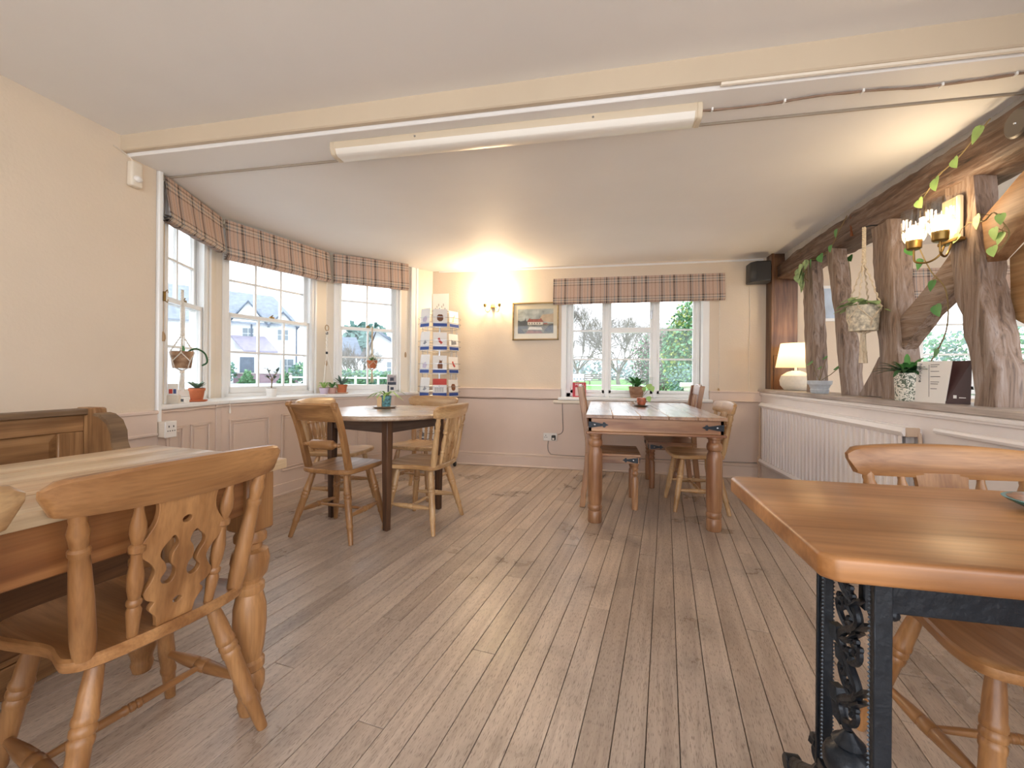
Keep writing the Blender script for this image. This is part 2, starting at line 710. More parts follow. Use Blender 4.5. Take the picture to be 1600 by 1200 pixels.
rows = []
for j in range(22):
    y = 2.26 + (5.2 - 2.26) * j / 21
    rows.append([(-3.3 + 5.2 * k / 30, y, 2.30 + (sag(-3.3 + 5.2 * k / 30, y) if 0 < j < 21 else 0)) for k in range(31)])
mb = MB().grid(rows)
mb.box(-3.3, 1.9, 2.26, 5.2, 2.34, 2.45)
tag(mb.build('ceiling', CEIL), 'lower off-white plaster ceiling beyond the beam', 'ceiling', kind='structure')
tag(MB().box(1.9, 7.0, 0.5, 5.2, 2.36, 2.5).build('ceiling', CEIL, smooth=0), 'cream ceiling of the neighbouring room behind the timber frame', 'ceiling', kind='structure')
bmroot = thing('ceiling_beam', 'cream boxed ceiling beam crossing the room', 'beam', kind='structure')
MB().box(-2.70, 1.80, 2.02, 2.275, 2.297, 2.50).build('beam_casing', CEIL, bmroot, smooth=0, bevel=0.004)
MB().box(-2.70, 1.80, 1.985, 2.021, 2.315, 2.50).build('fascia_board', paint('fascia_shaded_tan', '#cbbba4', 0.5, 0.03), bmroot, smooth=0, bevel=0.006)  # tan deepened so the colour carries the front face's shade
MB().box(-2.70, 1.80, 2.275, 2.283, 2.288, 2.30).build('joint_strip', paint('joint_grey', '#a3988a', 0.8), bmroot, smooth=0)
mb = MB().tube([(0.5, 2.005, 2.313), (1.8, 2.005, 2.313)], 0.011, 8)
mb.build('bead_moulding', OFFW, bmroot)

# ---- outer walls
tag(MB().box(-2.98, -2.68, -2.2, 2.20, 0, 2.6).build('wall_left', CREAM, smooth=0, bevel=0.012), 'rough cream plaster wall above the wooden settle', 'wall', kind='structure')


def wall_with_holes(name, x0, x1, z0, z1, y0, y1, holes, mat):
    """wall in the xz plane, holes sorted by x: (hx0, hx1, hz0, hz1)"""
    mb = MB()
    x = x0
    for hx0, hx1, hz0, hz1 in holes:
        mb.box(x, hx0, y0, y1, z0, z1)
        mb.box(hx0, hx1, y0, y1, z0, hz0)
        mb.box(hx0, hx1, y0, y1, hz1, z1)
        x = hx1
    mb.box(x, x1, y0, y1, z0, z1)
    return mb.build(name, mat, smooth=0)


wb = wall_with_holes('wall_back', -2.05, 7.0, 0, 2.5, 4.95, 5.20, [(-0.42, 1.13, 0.785, 2.03), (3.05, 4.70, 0.86, 2.0)], CREAM)
tag(wb, 'cream plaster back wall with the casement window', 'wall', kind='structure')
tag(MB().box(6.9, 7.1, 0.5, 4.95, 0, 2.5).build('wall_right', CREAM, smooth=0), 'cream far wall of the neighbouring room', 'wall', kind='structure')
tag(MB().box(1.72, 7.0, -0.7, 4.95, -0.1, 0.0).build('floor', FLOORM, smooth=0), 'timber floor of the neighbouring room behind the low wall', 'floor', kind='structure')
mb = MB()
mb.box(-2.2, -1.9, 1.0, 1.3, 0, 0.1)
# cornice along the back wall
mb = MB().tube([(-1.9, 4.955, 2.285), (-0.4, 4.955, 2.275), (0.5, 4.955, 2.274), (1.66, 4.955, 2.276)], 0.013, 8)
tag(mb.build('trim_1', CEIL), 'thin plaster moulding where back wall meets ceiling', 'trim', kind='structure')

# ---- bay of three facets
W = [(-2.74, 2.25), (-3.07, 3.0), (-2.81, 4.09), (-2.16, 4.70), (-1.98, 4.95)]
PF = [(-2.69, 2.215), (-2.77, 2.72), (-2.63, 3.80), (-2.17, 4.36), (-2.03, 4.88)]
SILL = 0.85


def seg(P, Q):
    dx, dy = Q[0] - P[0], Q[1] - P[1]
    L = math.hypot(dx, dy)
    return L, math.atan2(dy, dx), Matrix.Translation((P[0], P[1], 0)) @ Matrix.Rotation(math.atan2(dy, dx), 4, 'Z')


OPEN = [(0.10, 0.70), (0.07, 0.97), (0.09, 0.77)]
mb = MB()
for i in range(4):
    L, a, M = seg(W[i], W[i + 1])
    if i < 3:
        u0, u1 = OPEN[i]
        mb.box(-0.02, u0, 0, 0.13, 0, 2.6, M)
        mb.box(u1, L + 0.02, 0, 0.13, 0, 2.6, M)
        mb.box(u0, u1, 0, 0.13, 0, SILL - 0.03, M)
        mb.box(u0, u1, 0, 0.13, 2.2, 2.6, M)
    else:
        mb.box(-0.02, L + 0.08, 0, 0.13, 0, 2.6, M)
tag(mb.build('wall_bay', OFFW, smooth=0), 'cream painted posts and head of the bay window corner', 'wall', kind='structure')
# white jamb board at the end of the left wall, and the architrave at the right end of the bay
jb = MB().box(-2.715, -2.665, 2.195, 2.225, 0.66, 2.30)
jb.box(-2.76, -2.70, 2.225, 2.26, SILL, 2.30)
tag(jb.build('trim_2', GLOSSW, smooth=0, bevel=0.006), 'white gloss jamb board at the end of the left wall', 'trim', kind='structure')
L, a, M = seg(W[3], W[4])
mb = MB()
for k, (u, w, d) in enumerate(((0.005, 0.045, 0.03), (0.05, 0.02, 0.018), (0.07, 0.03, 0.026))):
    mb.box(u, u + w, -d, 0.0, 0.0, 2.29, M)
tag(mb.build('trim_3', GLOSSW, smooth=0, bevel=0.004), 'white moulded architrave between bay window and card rack', 'trim', kind='structure')

# bay sill board
poly = [Vector((p[0], p[1])) for p in PF]
pin = []
for i, p in enumerate(PF):
    pin.append((p[0] + (0.022 if i < 4 else 0), p[1] - (0.01 if i in (2, 3) else 0)))
outer = [(-2.82, 2.2), (-3.15, 3.02), (-2.88, 4.16), (-2.22, 4.78), (-2.03, 4.95)]
mb = MB().prism(pin + outer[::-1], SILL - 0.03, SILL)
tag(mb.build('trim_4', GLOSSW, smooth=0, bevel=0.006), 'deep white window sill running round the bay', 'sill', kind='structure')
# panelling below the sill
LABS = ['narrow taupe panelling under the leftmost bay window', 'taupe panelling under the middle bay window', 'taupe panelling under the bay window beside the card rack', 'plain taupe boarding between bay and back wall']
PANELS = [[(0.06, 0.20), (0.26, 0.44)], [(0.10, 0.46), (0.58, 1.02)], [(0.08, 0.34), (0.42, 0.66)], []]
for i in range(4):
    L, a, M = seg(PF[i], PF[i + 1])
    root = thing('wall_panelling', LABS[i], 'panelling', (PF[i][0], PF[i][1], 0), a, kind='structure')
    MB().box(0, L, 0.0, 0.02, 0, SILL - 0.03).build('board', TAUPE, root, smooth=0)
    sk = MB().box(0, L, -0.012, 0.0, 0, 0.10)
    sk.box(0, L, -0.018, 0.0, 0.0, 0.02)
    sk.build('skirting', TAUPE, root, smooth=0, bevel=0.003)
    for (u0, u1) in PANELS[i]:
        z0, z1 = 0.20, 0.70
        mb = MB()
        for (a0, a1, b0, b1) in ((u0, u1, z0, z0 + 0.016), (u0, u1, z1 - 0.016, z1), (u0, u0 + 0.016, z0, z1), (u1 - 0.016, u1, z0, z1)):
            mb.box(a0, a1, -0.010, 0.0, b0, b1)
        t = 0.03
        for (a0, a1, b0, b1) in ((u0 + t, u1 - t, z0 + t, z0 + t + 0.008), (u0 + t, u1 - t, z1 - t - 0.008, z1 - t), (u0 + t, u0 + t + 0.008, z0 + t, z1 - t), (u1 - t - 0.008, u1 - t, z0 + t, z1 - t)):
            mb.box(a0, a1, -0.005, 0.0, b0, b1)
        mb.build('panel', TAUPE, root, smooth=0, bevel=0.003)
    if i < 3:
        MB().box(-0.012, 0.03, -0.012, 0.0, 0, SILL - 0.03).build('corner_stile', TAUPE, root, smooth=0, bevel=0.003)
# cable clipped under the bay sill
pts = []
for i in range(3):
    L, a, M = seg(PF[i], PF[i + 1])
    for k in range(6):
        p = M @ Vector((L * (k + 0.3) / 6, -0.012, SILL - 0.045 + 0.004 * math.sin(k * 2.1 + i)))
        pts.append(p)
tag(MB().tube(pts, 0.0045, 6).build('cable', TAUPE), 'painted cable clipped along underside of the bay sill', 'cable')


# ---- windows
def sash(parent, u0, u1, z0, z1, y, cols, rows, meet_top=False):
    st = 0.036
    mb = MB()
    mb.box(u0, u0 + st, y - 0.018, y + 0.018, z0, z1)
    mb.box(u1 - st, u1, y - 0.018, y + 0.018, z0, z1)
    mb.box(u0, u1, y - 0.018, y + 0.018, z0, z0 + (0.055 if not meet_top else 0.03))
    mb.box(u0, u1, y - 0.018, y + 0.018, z1 - 0.03, z1)
    s = mb.build('sash', GLOSSW, parent, smooth=0, bevel=0.003)
    a0, a1 = u0 + st, u1 - st
    b0, b1 = z0 + (0.055 if not meet_top else 0.03), z1 - 0.03
    for k in range(1, cols):
        x = a0 + (a1 - a0) * k / cols
        MB().box(x - 0.0085, x + 0.0085, y - 0.014, y + 0.014, b0, b1).build('glazing_bar', GLOSSW, s, smooth=0, bevel=0.002)
    for k in range(1, rows):
        z = b0 + (b1 - b0) * k / rows
        MB().box(a0, a1, y - 0.013, y + 0.013, z - 0.0085, z + 0.0085).build('glazing_bar', GLOSSW, s, smooth=0, bevel=0.002)
    for i in range(cols):
        for j in range(rows):
            x0, x1 = a0 + (a1 - a0) * i / cols, a0 + (a1 - a0) * (i + 1) / cols
            q0, q1 = b0 + (b1 - b0) * j / rows, b0 + (b1 - b0) * (j + 1) / rows
            MB().box(x0, x1, y - 0.001, y + 0.001, q0, q1).build('pane', GLASS, s, smooth=0)
    return s


WL = ['white sash window at the left of the bay, seen edge on', 'wide white sash window in the middle of the bay', 'white two-light sash window at the right of the bay']
for i in range(3):
    L, a, M = seg(W[i], W[i + 1])
    u0, u1 = OPEN[i]
    root = thing('window_%d' % (i + 1), WL[i], 'window', (W[i][0], W[i][1], 0), a, kind='structure')
    mb = MB()
    z0, z1 = SILL, 2.2
    t = 0.035
    mb.box(u0, u0 + t, 0.005, 0.125, z0, z1)
    mb.box(u1 - t, u1, 0.005, 0.125, z0, z1)
    mb.box(u0, u1, 0.005, 0.125, z1 - t, z1)
    mb.box(u0, u1, 0.005, 0.14, z0 - 0.005, z0 + 0.03)
    for q in (u0 + t, u1 - t - 0.012):
        mb.box(q, q + 0.012, 0.012, 0.025, z0, z1)
        mb.box(q, q + 0.012, 0.064, 0.072, z0, z1)
    mb.build('window_frame', GLOSSW, root, smooth=0, bevel=0.004)
    cols = 3 if i == 1 else 2
    zm = 1.545
    sash(root, u0 + t, u1 - t, z0 + 0.03, zm + 0.015, 0.045, cols, 2)
    sash(root, u0 + t, u1 - t, zm - 0.015, z1 - t, 0.092, cols, 2, True)
    um = (u0 + u1) / 2
    MB().box(um - 0.02, um + 0.02, 0.027, 0.045, zm + 0.015, zm + 0.03).tube([(um - 0.01, 0.035, zm + 0.03), (um + 0.012, 0.035, zm + 0.045)], 0.005, 6).build('sash_catch', BRASS, root)
    # architrave mouldings facing the room
    mb = MB()
    for q in (u0 - 0.022, u1):
        mb.box(q, q + 0.022, -0.008, 0.004, SILL, 2.25)
    mb.build('architrave', GLOSSW, root, smooth=0, bevel=0.003)


def casement(name, label, x0, x1, z0, z1, m1, m2, yf):
    root = thing(name, label, 'window', (0, 0, 0), 0, kind='structure')
    mb = MB()
    d0, d1 = yf - 0.03, yf + 0.04
    mb.box(x0, x0 + 0.045, d0, d1, z0, z1)
    mb.box(x1 - 0.045, x1, d0, d1, z0, z1)
    mb.box(x0, x1, d0, d1, z0, z0 + 0.045)
    mb.box(x0, x1, d0, d1, z1 - 0.045, z1)
    for m in (m1, m2):
        mb.box(m - 0.024, m + 0.024, d0 - 0.004, d1, z0, z1)
    mb.build('window_frame', GLOSSW, root, smooth=0, bevel=0.004)
    lights = [(x0 + 0.045, m1 - 0.024), (m1 + 0.024, m2 - 0.024), (m2 + 0.024, x1 - 0.045)]
    zb = [z0 + 0.045, z0 + 0.045 + (z1 - z0) * 0.315, z0 + 0.045 + (z1 - z0) * 0.585, z1 - 0.045]
    for k, (a, b) in enumerate(lights):
        mb = MB()
        for (p, q, r, s) in ((a, a + 0.028, zb[0], zb[3]), (b - 0.028, b, zb[0], zb[3]), (a, b, zb[0], zb[0] + 0.035), (a, b, zb[3] - 0.028, zb[3])):
            mb.box(p, q, yf - 0.02, yf + 0.02, r, s)
        if k == 1:
            mb.box(a, b, yf - 0.034, yf + 0.02, zb[2] - 0.028, zb[2] + 0.028)
        s = mb.build('casement', GLOSSW, root, smooth=0, bevel=0.003)
        for j, z in enumerate(zb[1:3]):
            if k == 1 and j == 1:
                continue
            MB().box(a + 0.028, b - 0.028, yf - 0.013, yf + 0.013, z - 0.0095, z + 0.0095).build('glazing_bar', GLOSSW, s, smooth=0, bevel=0.002)
        for j in range(3):
            MB().box(a + 0.02, b - 0.02, yf - 0.0015, yf + 0.0015, zb[j] + 0.005, zb[j + 1] - 0.005).build('pane', GLASS, s, smooth=0)
        hx = b - 0.014 if k == 0 else a + 0.014
        if k != 1:
            MB().box(hx - 0.008, hx + 0.008, yf - 0.03, yf - 0.02, zb[1] - 0.02, zb[1] + 0.11).tube([(hx, yf - 0.03, zb[1] + 0.05), (hx, yf - 0.055, zb[1] + 0.05), (hx, yf - 0.055, zb[1] - 0.03)], 0.006, 6).build('handle', GLOSSW, s)
        else:
            MB().box(b - 0.02, b - 0.006, yf - 0.03, yf - 0.02, zb[2] + 0.12, zb[2] + 0.22).build('handle', CHROME, s, bevel=0.002)
    return root


casement('window_4', 'white three-light casement window behind the dining table', -0.375, 1.075, 0.81, 2.03, 0.075, 0.60, 5.10)
casement('window_5', 'white casement window of the neighbouring room, behind the timbers', 3.10, 4.66, 0.90, 2.0, 3.62, 4.14, 5.10)
mb = MB()
mb.box(-0.43, -0.375, 4.945, 5.18, 0.79, 2.03)
mb.box(1.075, 1.14, 4.945, 5.18, 0.79, 2.03)
mb.box(-0.42, 1.13, 4.96, 5.2, 2.01, 2.04)
tag(mb.build('trim_5', GLOSSW, smooth=0, bevel=0.004), 'white reveal lining of the back casement window', 'trim', kind='structure')
tag(MB().box(-0.46, 1.17, 4.90, 5.08, 0.775, 0.81).build('trim_6', GLOSSW, smooth=0, bevel=0.008), 'white sill board of the back casement window', 'sill', kind='structure')
tag(MB().box(3.0, 4.75, 4.88, 5.08, 0.86, 0.895).build('trim_7', GLOSSW, smooth=0, bevel=0.008), 'white sill board of the neighbouring room window', 'sill', kind='structure')

# ---- dado, rails, skirtings
tag(MB().box(-2.0, 1.65, 4.935, 4.95, 0.0, 0.79).build('trim_8', TAUPE, smooth=0), 'taupe painted lower band of the back wall', 'dado', kind='structure')
for k, (a, b, lab) in enumerate(((-2.0, -0.43, 'taupe dado rail on the back wall beside the card rack'), (1.14, 1.66, 'taupe dado rail between back window and timber corner post'))):
    mb = MB().box(a, b, 4.915, 4.95, 0.79, 0.90)
    mb.box(a, b, 4.905, 4.95, 0.885, 0.905)
    tag(mb.build('trim_%d' % (9 + k), TAUPE, smooth=0, bevel=0.004), lab, 'dado rail', kind='structure')
mb = MB().box(-2.0, 1.64, 4.905, 4.94, 0, 0.125)
mb.box(-2.0, 1.64, 4.912, 4.94, 0.125, 0.150)
mb.box(-2.0, 1.64, 4.890, 4.94, 0, 0.018)
tag(mb.build('baseboard_back', TAUPE, smooth=0, bevel=0.005), 'taupe moulded skirting board along the back wall', 'skirting', kind='structure')
pts = [(-1.75 + 0.12 * k, 4.928, 0.778 + 0.003 * math.sin(k * 1.3)) for k in range(12)]
tag(MB().tube(pts, 0.005, 6).build('cable', paint('cable_taupe', '#8d7564', 0.6)), 'thin painted cable clipped below the back dado rail', 'cable')
mb = MB().box(-2.68, -2.655, -0.7, 2.19, 0.67, 0.82)
mb.box(-2.68, -2.645, -0.7, 2.19, 0.80, 0.822)
mb.box(-2.68, -2.648, -0.7, 2.19, 0.665, 0.685)
tag(mb.build('trim_11', TAUPE, smooth=0, bevel=0.005), 'taupe dado board on the left wall behind the settle', 'dado rail', kind='structure')
tag(MB().box(-2.68, -2.668, -0.7, 2.195, 0.0, 0.67).build('trim_12', TAUPE, smooth=0), 'taupe painted lower band of the left wall', 'dado', kind='structure')

# ---- low wall on the right with its ledge
tag(MB().box(1.64, 1.95, -1.5, 4.95, 0, 0.895).build('wall_low', paint('pale_mauve_paint', '#e8e2e0', 0.5, 0.04), smooth=0), 'pale painted low wall carrying the timber frame', 'wall', kind='structure')
mb = MB().box(1.615, 1.97, -1.5, 4.95, 0.895, 0.93)
tag(mb.build('trim_13', wood('ledge_board', '#aea29b', '#d3cac4', 'y', 0.4), smooth=0, bevel=0.006), 'worn painted ledge on top of the low wall', 'ledge', kind='structure')
mb = MB().box(1.625, 1.645, -1.5, 4.95, 0.86, 0.895)
mb.box(1.615, 1.645, -1.5, 4.95, 0.872, 0.882)
tag(mb.build('trim_14', RADW, smooth=0, bevel=0.003), 'pale moulding under the ledge of the low wall', 'trim', kind='structure')

# ---- side behind the viewer left open for fill light; added pale ground bounces it
tag(MB().box(-9.0, 9.0, -12.0, -0.7, -0.12, -0.02).build('ground_bounce_fill', paint('pale_fill_ground', '#d8d2c8', 0.8, 0.06), smooth=0), 'added pale fill-light terrace outside the open side of the room', 'reflector', kind='structure')


# ---- old timber frame on the ledge
def loft_timber(name, secs, mat, parent=None, amp=0.010, seed=0, n=14):
    """secs: list of four-corner sections (list of 4 Vectors); rounded and roughened loft"""
    rows = []
    tot = []
    sub = 5
    full = []
    for i in range(len(secs) - 1):
        k = max(2, int((secs[i + 1][0] - secs[i][0]).length / 0.05))
        for j in range(k):
            t = j / k
            full.append([secs[i][q].lerp(secs[i + 1][q], t) for q in range(4)])
    full.append(secs[-1])
    for s in full:
        c = sum(s, Vector()) / 4
        ring = []
        for q in range(4):
            a, b = s[q], s[(q + 1) % 4]
            for t in (0.07, 0.3, 0.5, 0.7, 0.93):
                p = a.lerp(b, t)
                nn = noise.noise(p * 9 + Vector((seed, 0, 0))) + 0.6 * noise.noise(p * 27 + Vector((0, seed, 0)))
                d = (p - c).normalized()
                ring.append(p + d * nn * amp)
        rows.append(ring)
    mb = MB().grid(rows, closed=True, caps=True)
    return mb.build(name, mat, parent, smooth=50)


def sec(x0, x1, ynear, yfar, z):
    return [Vector((x0, ynear, z)), Vector((x1, ynear, z)), Vector((x1, yfar, z)), Vector((x0, yfar, z))]


fr = thing('timber_frame', 'old exposed timber frame standing on the low wall', 'timber frame', (0, 0, 0))
loft_timber('post', [sec(1.735, 1.83, 3.97, 4.15, 0.93), sec(1.735, 1.83, 4.02, 4.20, 1.4), sec(1.74, 1.83, 4.10, 4.28, 2.08)], TIMBG['z'], fr, 0.010, 1)
loft_timber('post', [sec(1.735, 1.86, 3.545, 3.60, 0.93), sec(1.735, 1.85, 3.57, 3.67, 1.25), sec(1.735, 1.83, 3.62, 3.70, 1.5), sec(1.74, 1.84, 3.75, 3.86, 2.06)], TIMBG['z'], fr, 0.008, 2)
loft_timber('post', [sec(1.73, 1.86, 2.95, 3.14, 0.93), sec(1.73, 1.85, 3.02, 3.18, 1.4), sec(1.735, 1.85, 3.08, 3.28, 2.06)], TIMBG['z'], fr, 0.012, 3)
loft_timber('post', [sec(1.73, 1.84, 2.32, 2.44, 0.93), sec(1.73, 1.85, 2.33, 2.46, 1.1), sec(1.735, 1.85, 2.41, 2.56, 1.42), sec(1.74, 1.84, 2.48, 2.66, 2.05)], TIMBG['z'], fr, 0.012, 4)
# foot of a small diagonal at the third post
loft_timber('brace', [[Vector((1.76, 3.14, 0.935)), Vector((1.84, 3.14, 0.935)), Vector((1.84, 3.44, 0.935)), Vector((1.76, 3.44, 0.935))],
                      [Vector((1.76, 3.12, 1.19)), Vector((1.84, 3.12, 1.19)), Vector((1.84, 3.22, 1.19)), Vector((1.76, 3.22, 1.19))]], TIMBG['z'], fr, 0.006, 8)
# diagonal brace between third and fourth posts


def brace(pts_lo, pts_hi, x0, x1, mat, seed):
    secs = []
    for (a, b) in zip(pts_lo, pts_hi):
        secs.append([Vector((x0, a[0], a[1])), Vector((x1, a[0], a[1])), Vector((x1, b[0], b[1])), Vector((x0, b[0], b[1]))])
    return loft_timber('brace', secs, mat, fr, 0.005, seed)


brace([(3.06, 1.16), (2.95, 1.27), (2.80, 1.40), (2.60, 1.52), (2.54, 1.56)], [(3.06, 1.40), (2.95, 1.47), (2.80, 1.58), (2.60, 1.74), (2.54, 1.80)], 1.765, 1.845, TIMBG['y'], 5)
brace([(2.47, 1.57), (2.25, 1.74), (1.85, 2.03)], [(2.50, 1.79), (2.25, 1.95), (2.0, 2.10)], 1.765, 1.85, wood('brace_oak', '#8a6444', '#b99470', 'y', 0.5), 6)
mb = MB().prism([(2.44, 1.62), (2.43, 1.34), (2.36, 1.30), (2.26, 1.36), (2.12, 1.52), (1.95, 1.66), (1.7, 1.78), (1.7, 1.95), (2.1, 1.85)], 1.86, 1.92,
               Matrix(((0, 0, 1, 0), (1, 0, 0, 0), (0, 1, 0, 0), (0, 0, 0, 1))))
mb.build('curved_brace', wood('light_oak_panel', '#b08455', '#d2ab7c', 'y', 0.5), fr, bevel=0.006)
# head beam with chamfered soffit
secs = []
for y, zb, zt in ((4.76, 2.03, 2.16), (4.5, 2.02, 2.19), (4.2, 2.04, 2.20), (3.9, 2.045, 2.21), (3.5, 2.04, 2.22), (3.1, 2.035, 2.22), (2.7, 2.03, 2.225), (2.3, 2.03, 2.23), (1.6, 2.03, 2.23), (0.2, 2.03, 2.23)):
    secs.append([Vector((1.725, y, zb)), Vector((1.93, y, zb - 0.02)), Vector((1.93, y, zt)), Vector((1.725, y, zt))])
loft_timber('head_beam', secs, TIMB['y'], fr, 0.012, 9)
MB().box(1.722, 1.735, 3.455, 3.475, 2.05, 2.21).build('iron_strap', paint('rusty_iron', '#7a4526', 0.7, 0.3, 30, metal=0.4), fr)
mb = MB().box(1.80, 1.95, -1.0, 4.8, 2.21, 2.36)
tag(mb.build('trim_15', paint('grey_plaster', '#a8a29c', 0.8, 0.12, 6, 30, 0.5), smooth=0, bevel=0.01), 'grey plaster strip above the old head beam', 'trim', kind='structure')
# corner post clad in boards
cp = thing('corner_post', 'brown boarded corner post beside the loudspeaker', 'post', (1.8, 4.87, 0.93))
MB().box(-0.115, 0.12, -0.07, 0.075, 0, 1.375).build('post_core', oak('z'), cp, bevel=0.004)
MB().box(-0.10, 0.12, -0.085, -0.07, 0.0, 1.32).build('face_board', wood('red_brown_board', '#583723', '#85603f', 'z', 0.35), cp, bevel=0.003)
MB().box(-0.12, -0.095, -0.09, -0.068, 0, 1.375).build('corner_bead', wood('red_brown_board', '#583723', '#85603f', 'z', 0.35), cp, bevel=0.003)
MB().box(-0.10, 0.12, -0.10, -0.085, 0.0, 0.34).build('lower_board', wood('red_brown_board', '#583723', '#85603f', 'z', 0.35), cp, bevel=0.003)

# ================================================================== FURNITURE
def face(dx, dy):
    return math.atan2(-dx, dy)


LEGP = [(0, .014), (.05, .017), (.18, .021), (.27, .022), (.285, .0245), (.31, .0245), (.32, .0215), (.335, .0245), (.36, .0245), (.37, .0215), (.385, .0245), (.41, .0240), (.425, .0215), (.60, .0225), (.72, .019), (.735, .0215), (.765, .0215), (.78, .0185), (.9, .0165), (1, .0140)]
POSTP = [(0, .0195), (.12, .0225), (.40, .0215), (.62, .0185), (.70, .0165), (.715, .0195), (.745, .0195), (.76, .015), (.80, .0165), (.86, .0195), (.92, .014), (.945, .0155), (1, .012)]
SPINP = [(0, .0105), (.08, .012), (.2, .0155), (.235, .0115), (.25, .0155), (.275, .0155), (.29, .0115), (.36, .0155), (.46, .0165), (.56, .0115), (.62, .0105), (.635, .0165), (.67, .0165), (.685, .0105), (.76, .0165), (.83, .0155), (.92, .0095), (1, .009)]


def seat_mesh(mb, outline, z0, z1, dish=0.008):
    o = [Vector((p[0], p[1])) for p in outline]
    n = len(o)
    c = sum(o, Vector((0, 0))) / n
    rings = []
    for s, dz in ((0.94, z0 - z1), (0.985, z0 - z1 + 0.006), (1.0, -0.016), (0.995, -0.005), (0.965, 0.0), (0.85, -dish * 0.4), (0.6, -dish), (0.25, -dish)):
        rings.append([(c.x + (p.x - c.x) * s, c.y + (p.y - c.y) * s, z1 + dz) for p in o])
    return mb.grid(rings, closed=True, caps=True)


FSEAT = smooth_poly([(0, -.205), (.10, -.20), (.172, -.185), (.200, -.155), (.196, -.115), (.186, -.06), (.200, .02), (.214, .10), (.204, .165), (.15, .198), (0, .208),
                     (-.15, .198), (-.204, .165), (-.214, .10), (-.200, .02), (-.186, -.06), (-.196, -.115), (-.200, -.155), (-.172, -.185), (-.10, -.20)], 3)


def crest(mb, half, zt, zb, y0, bow, thick, drop=0.012, lean=0.25):
    rows = []
    n = 26
    for i in range(n + 1):
        u = -1 + 2 * i / n
        au = abs(u)
        e = math.sqrt(max(0.0, 1 - max(0, (au - 0.86) / 0.14) ** 2))
        top = zt - drop * u * u
        bot = zb + 0.010 * u * u
        mid = bot + (top - bot) * 0.62
        e2 = math.sqrt(max(0.0, 1 - max(0, (au - 0.87) / 0.13) ** 2.0))
        top2 = mid + (top - mid) * (0.45 + 0.55 * e)
        bot2 = mid + (bot - mid) * (0.0 + 1.0 * e2) - (0.0 if e2 > 0.05 else 0.004)
        x = half * u
        yc = y0 - bow * (1 - u * u)
        th = thick * (0.55 + 0.45 * e)
        ring = []
        for (fz, fy) in ((0, -.35), (.1, -.5), (.5, -.52), (.92, -.5), (1, -.3), (1, .3), (.92, .5), (.5, .48), (.1, .5), (0, .35)):
            z = bot2 + (top2 - bot2) * fz
            ring.append((x, yc + th * fy - lean * (z - zb), z))
        rows.append(ring)
    return mb.grid(rows, closed=True, caps=True)


def legs_and_rails(t, w, zseat, fy=0.185, ry=-0.205, fx=0.205, rx=0.232):
    tops = {(-1, 1): (-.135, .115), (1, 1): (.135, .115), (-1, -1): (-.125, -.125), (1, -1): (.125, -.125)}
    feet = {(-1, 1): (-fx, fy), (1, 1): (fx, fy), (-1, -1): (-rx, ry), (1, -1): (rx, ry)}
    zs = zseat - 0.03

    def at(k, z):
        a, b = tops[k], feet[k]
        s = 1 - z / zs
        return Vector((a[0] + (b[0] - a[0]) * s, a[1] + (b[1] - a[1]) * s, z))
    for k in tops:
        MB().lathe((*tops[k], zs), (*feet[k], 0), LEGP).build('leg', w('z'), t)
    zr = 0.165
    mids = []
    bulge = [(0, .0085), (.12, .0115), (.3, .0165), (.42, .0185), (.44, .0155), (.46, .0195), (.54, .0195), (.56, .0155), (.58, .0185), (.72, .0165), (.88, .0115), (1, .0085)]
    for s in (-1, 1):
        a, b = at((s, -1), zr), at((s, 1), zr)
        MB().lathe(a, b, bulge, 12).build('side_stretcher', w('y'), t)
        mids.append((a + b) / 2)
    MB().lathe(mids[0], mids[1], [(0, .0075), (.2, .010), (.4, .0115), (.44, .0105), (.45, .0125), (.47, .0125), (.48, .0095), (.49, .0125), (.515, .0125), (.525, .0095), (.535, .0125), (.555, .0125), (.56, .0105), (.8, .010), (1, .0075)], 12).build('cross_stretcher', w('x'), t)


def splat_poly():
    R = [(.034, .0), (.038, .03), (.052, .055), (.044, .072), (.060, .085), (.066, .105), (.056, .125), (.050, .15), (.060, .175), (.078, .20), (.082, .225), (.070, .25), (.060, .272), (.056, .30), (.060, .335)]
    right = smooth_poly([Vector((p[0] * 1.15, p[1])) for p in R], 4, closed=False)
    out = [(p.x, p.y) for p in right] + [(-p.x, p.y) for p in reversed(right)]
    holes = [arc(0, .265, .013, .011, 0, 330, 11), arc(0, .055, .012, .010, 0, 330, 11)]
    tear = smooth_poly([(.018, .225), (.012, .205), (.022, .185), (.024, .16), (.014, .145), (.012, .125), (.022, .108), (.040, .112), (.046, .128), (.036, .145), (.040, .165), (.052, .185), (.050, .205), (.036, .222), (.027, .232)], 3)
    holes.append([(p.x, p.y) for p in tear])
    holes.append([(-p.x, p.y) for p in reversed(tear)])
    return out, holes


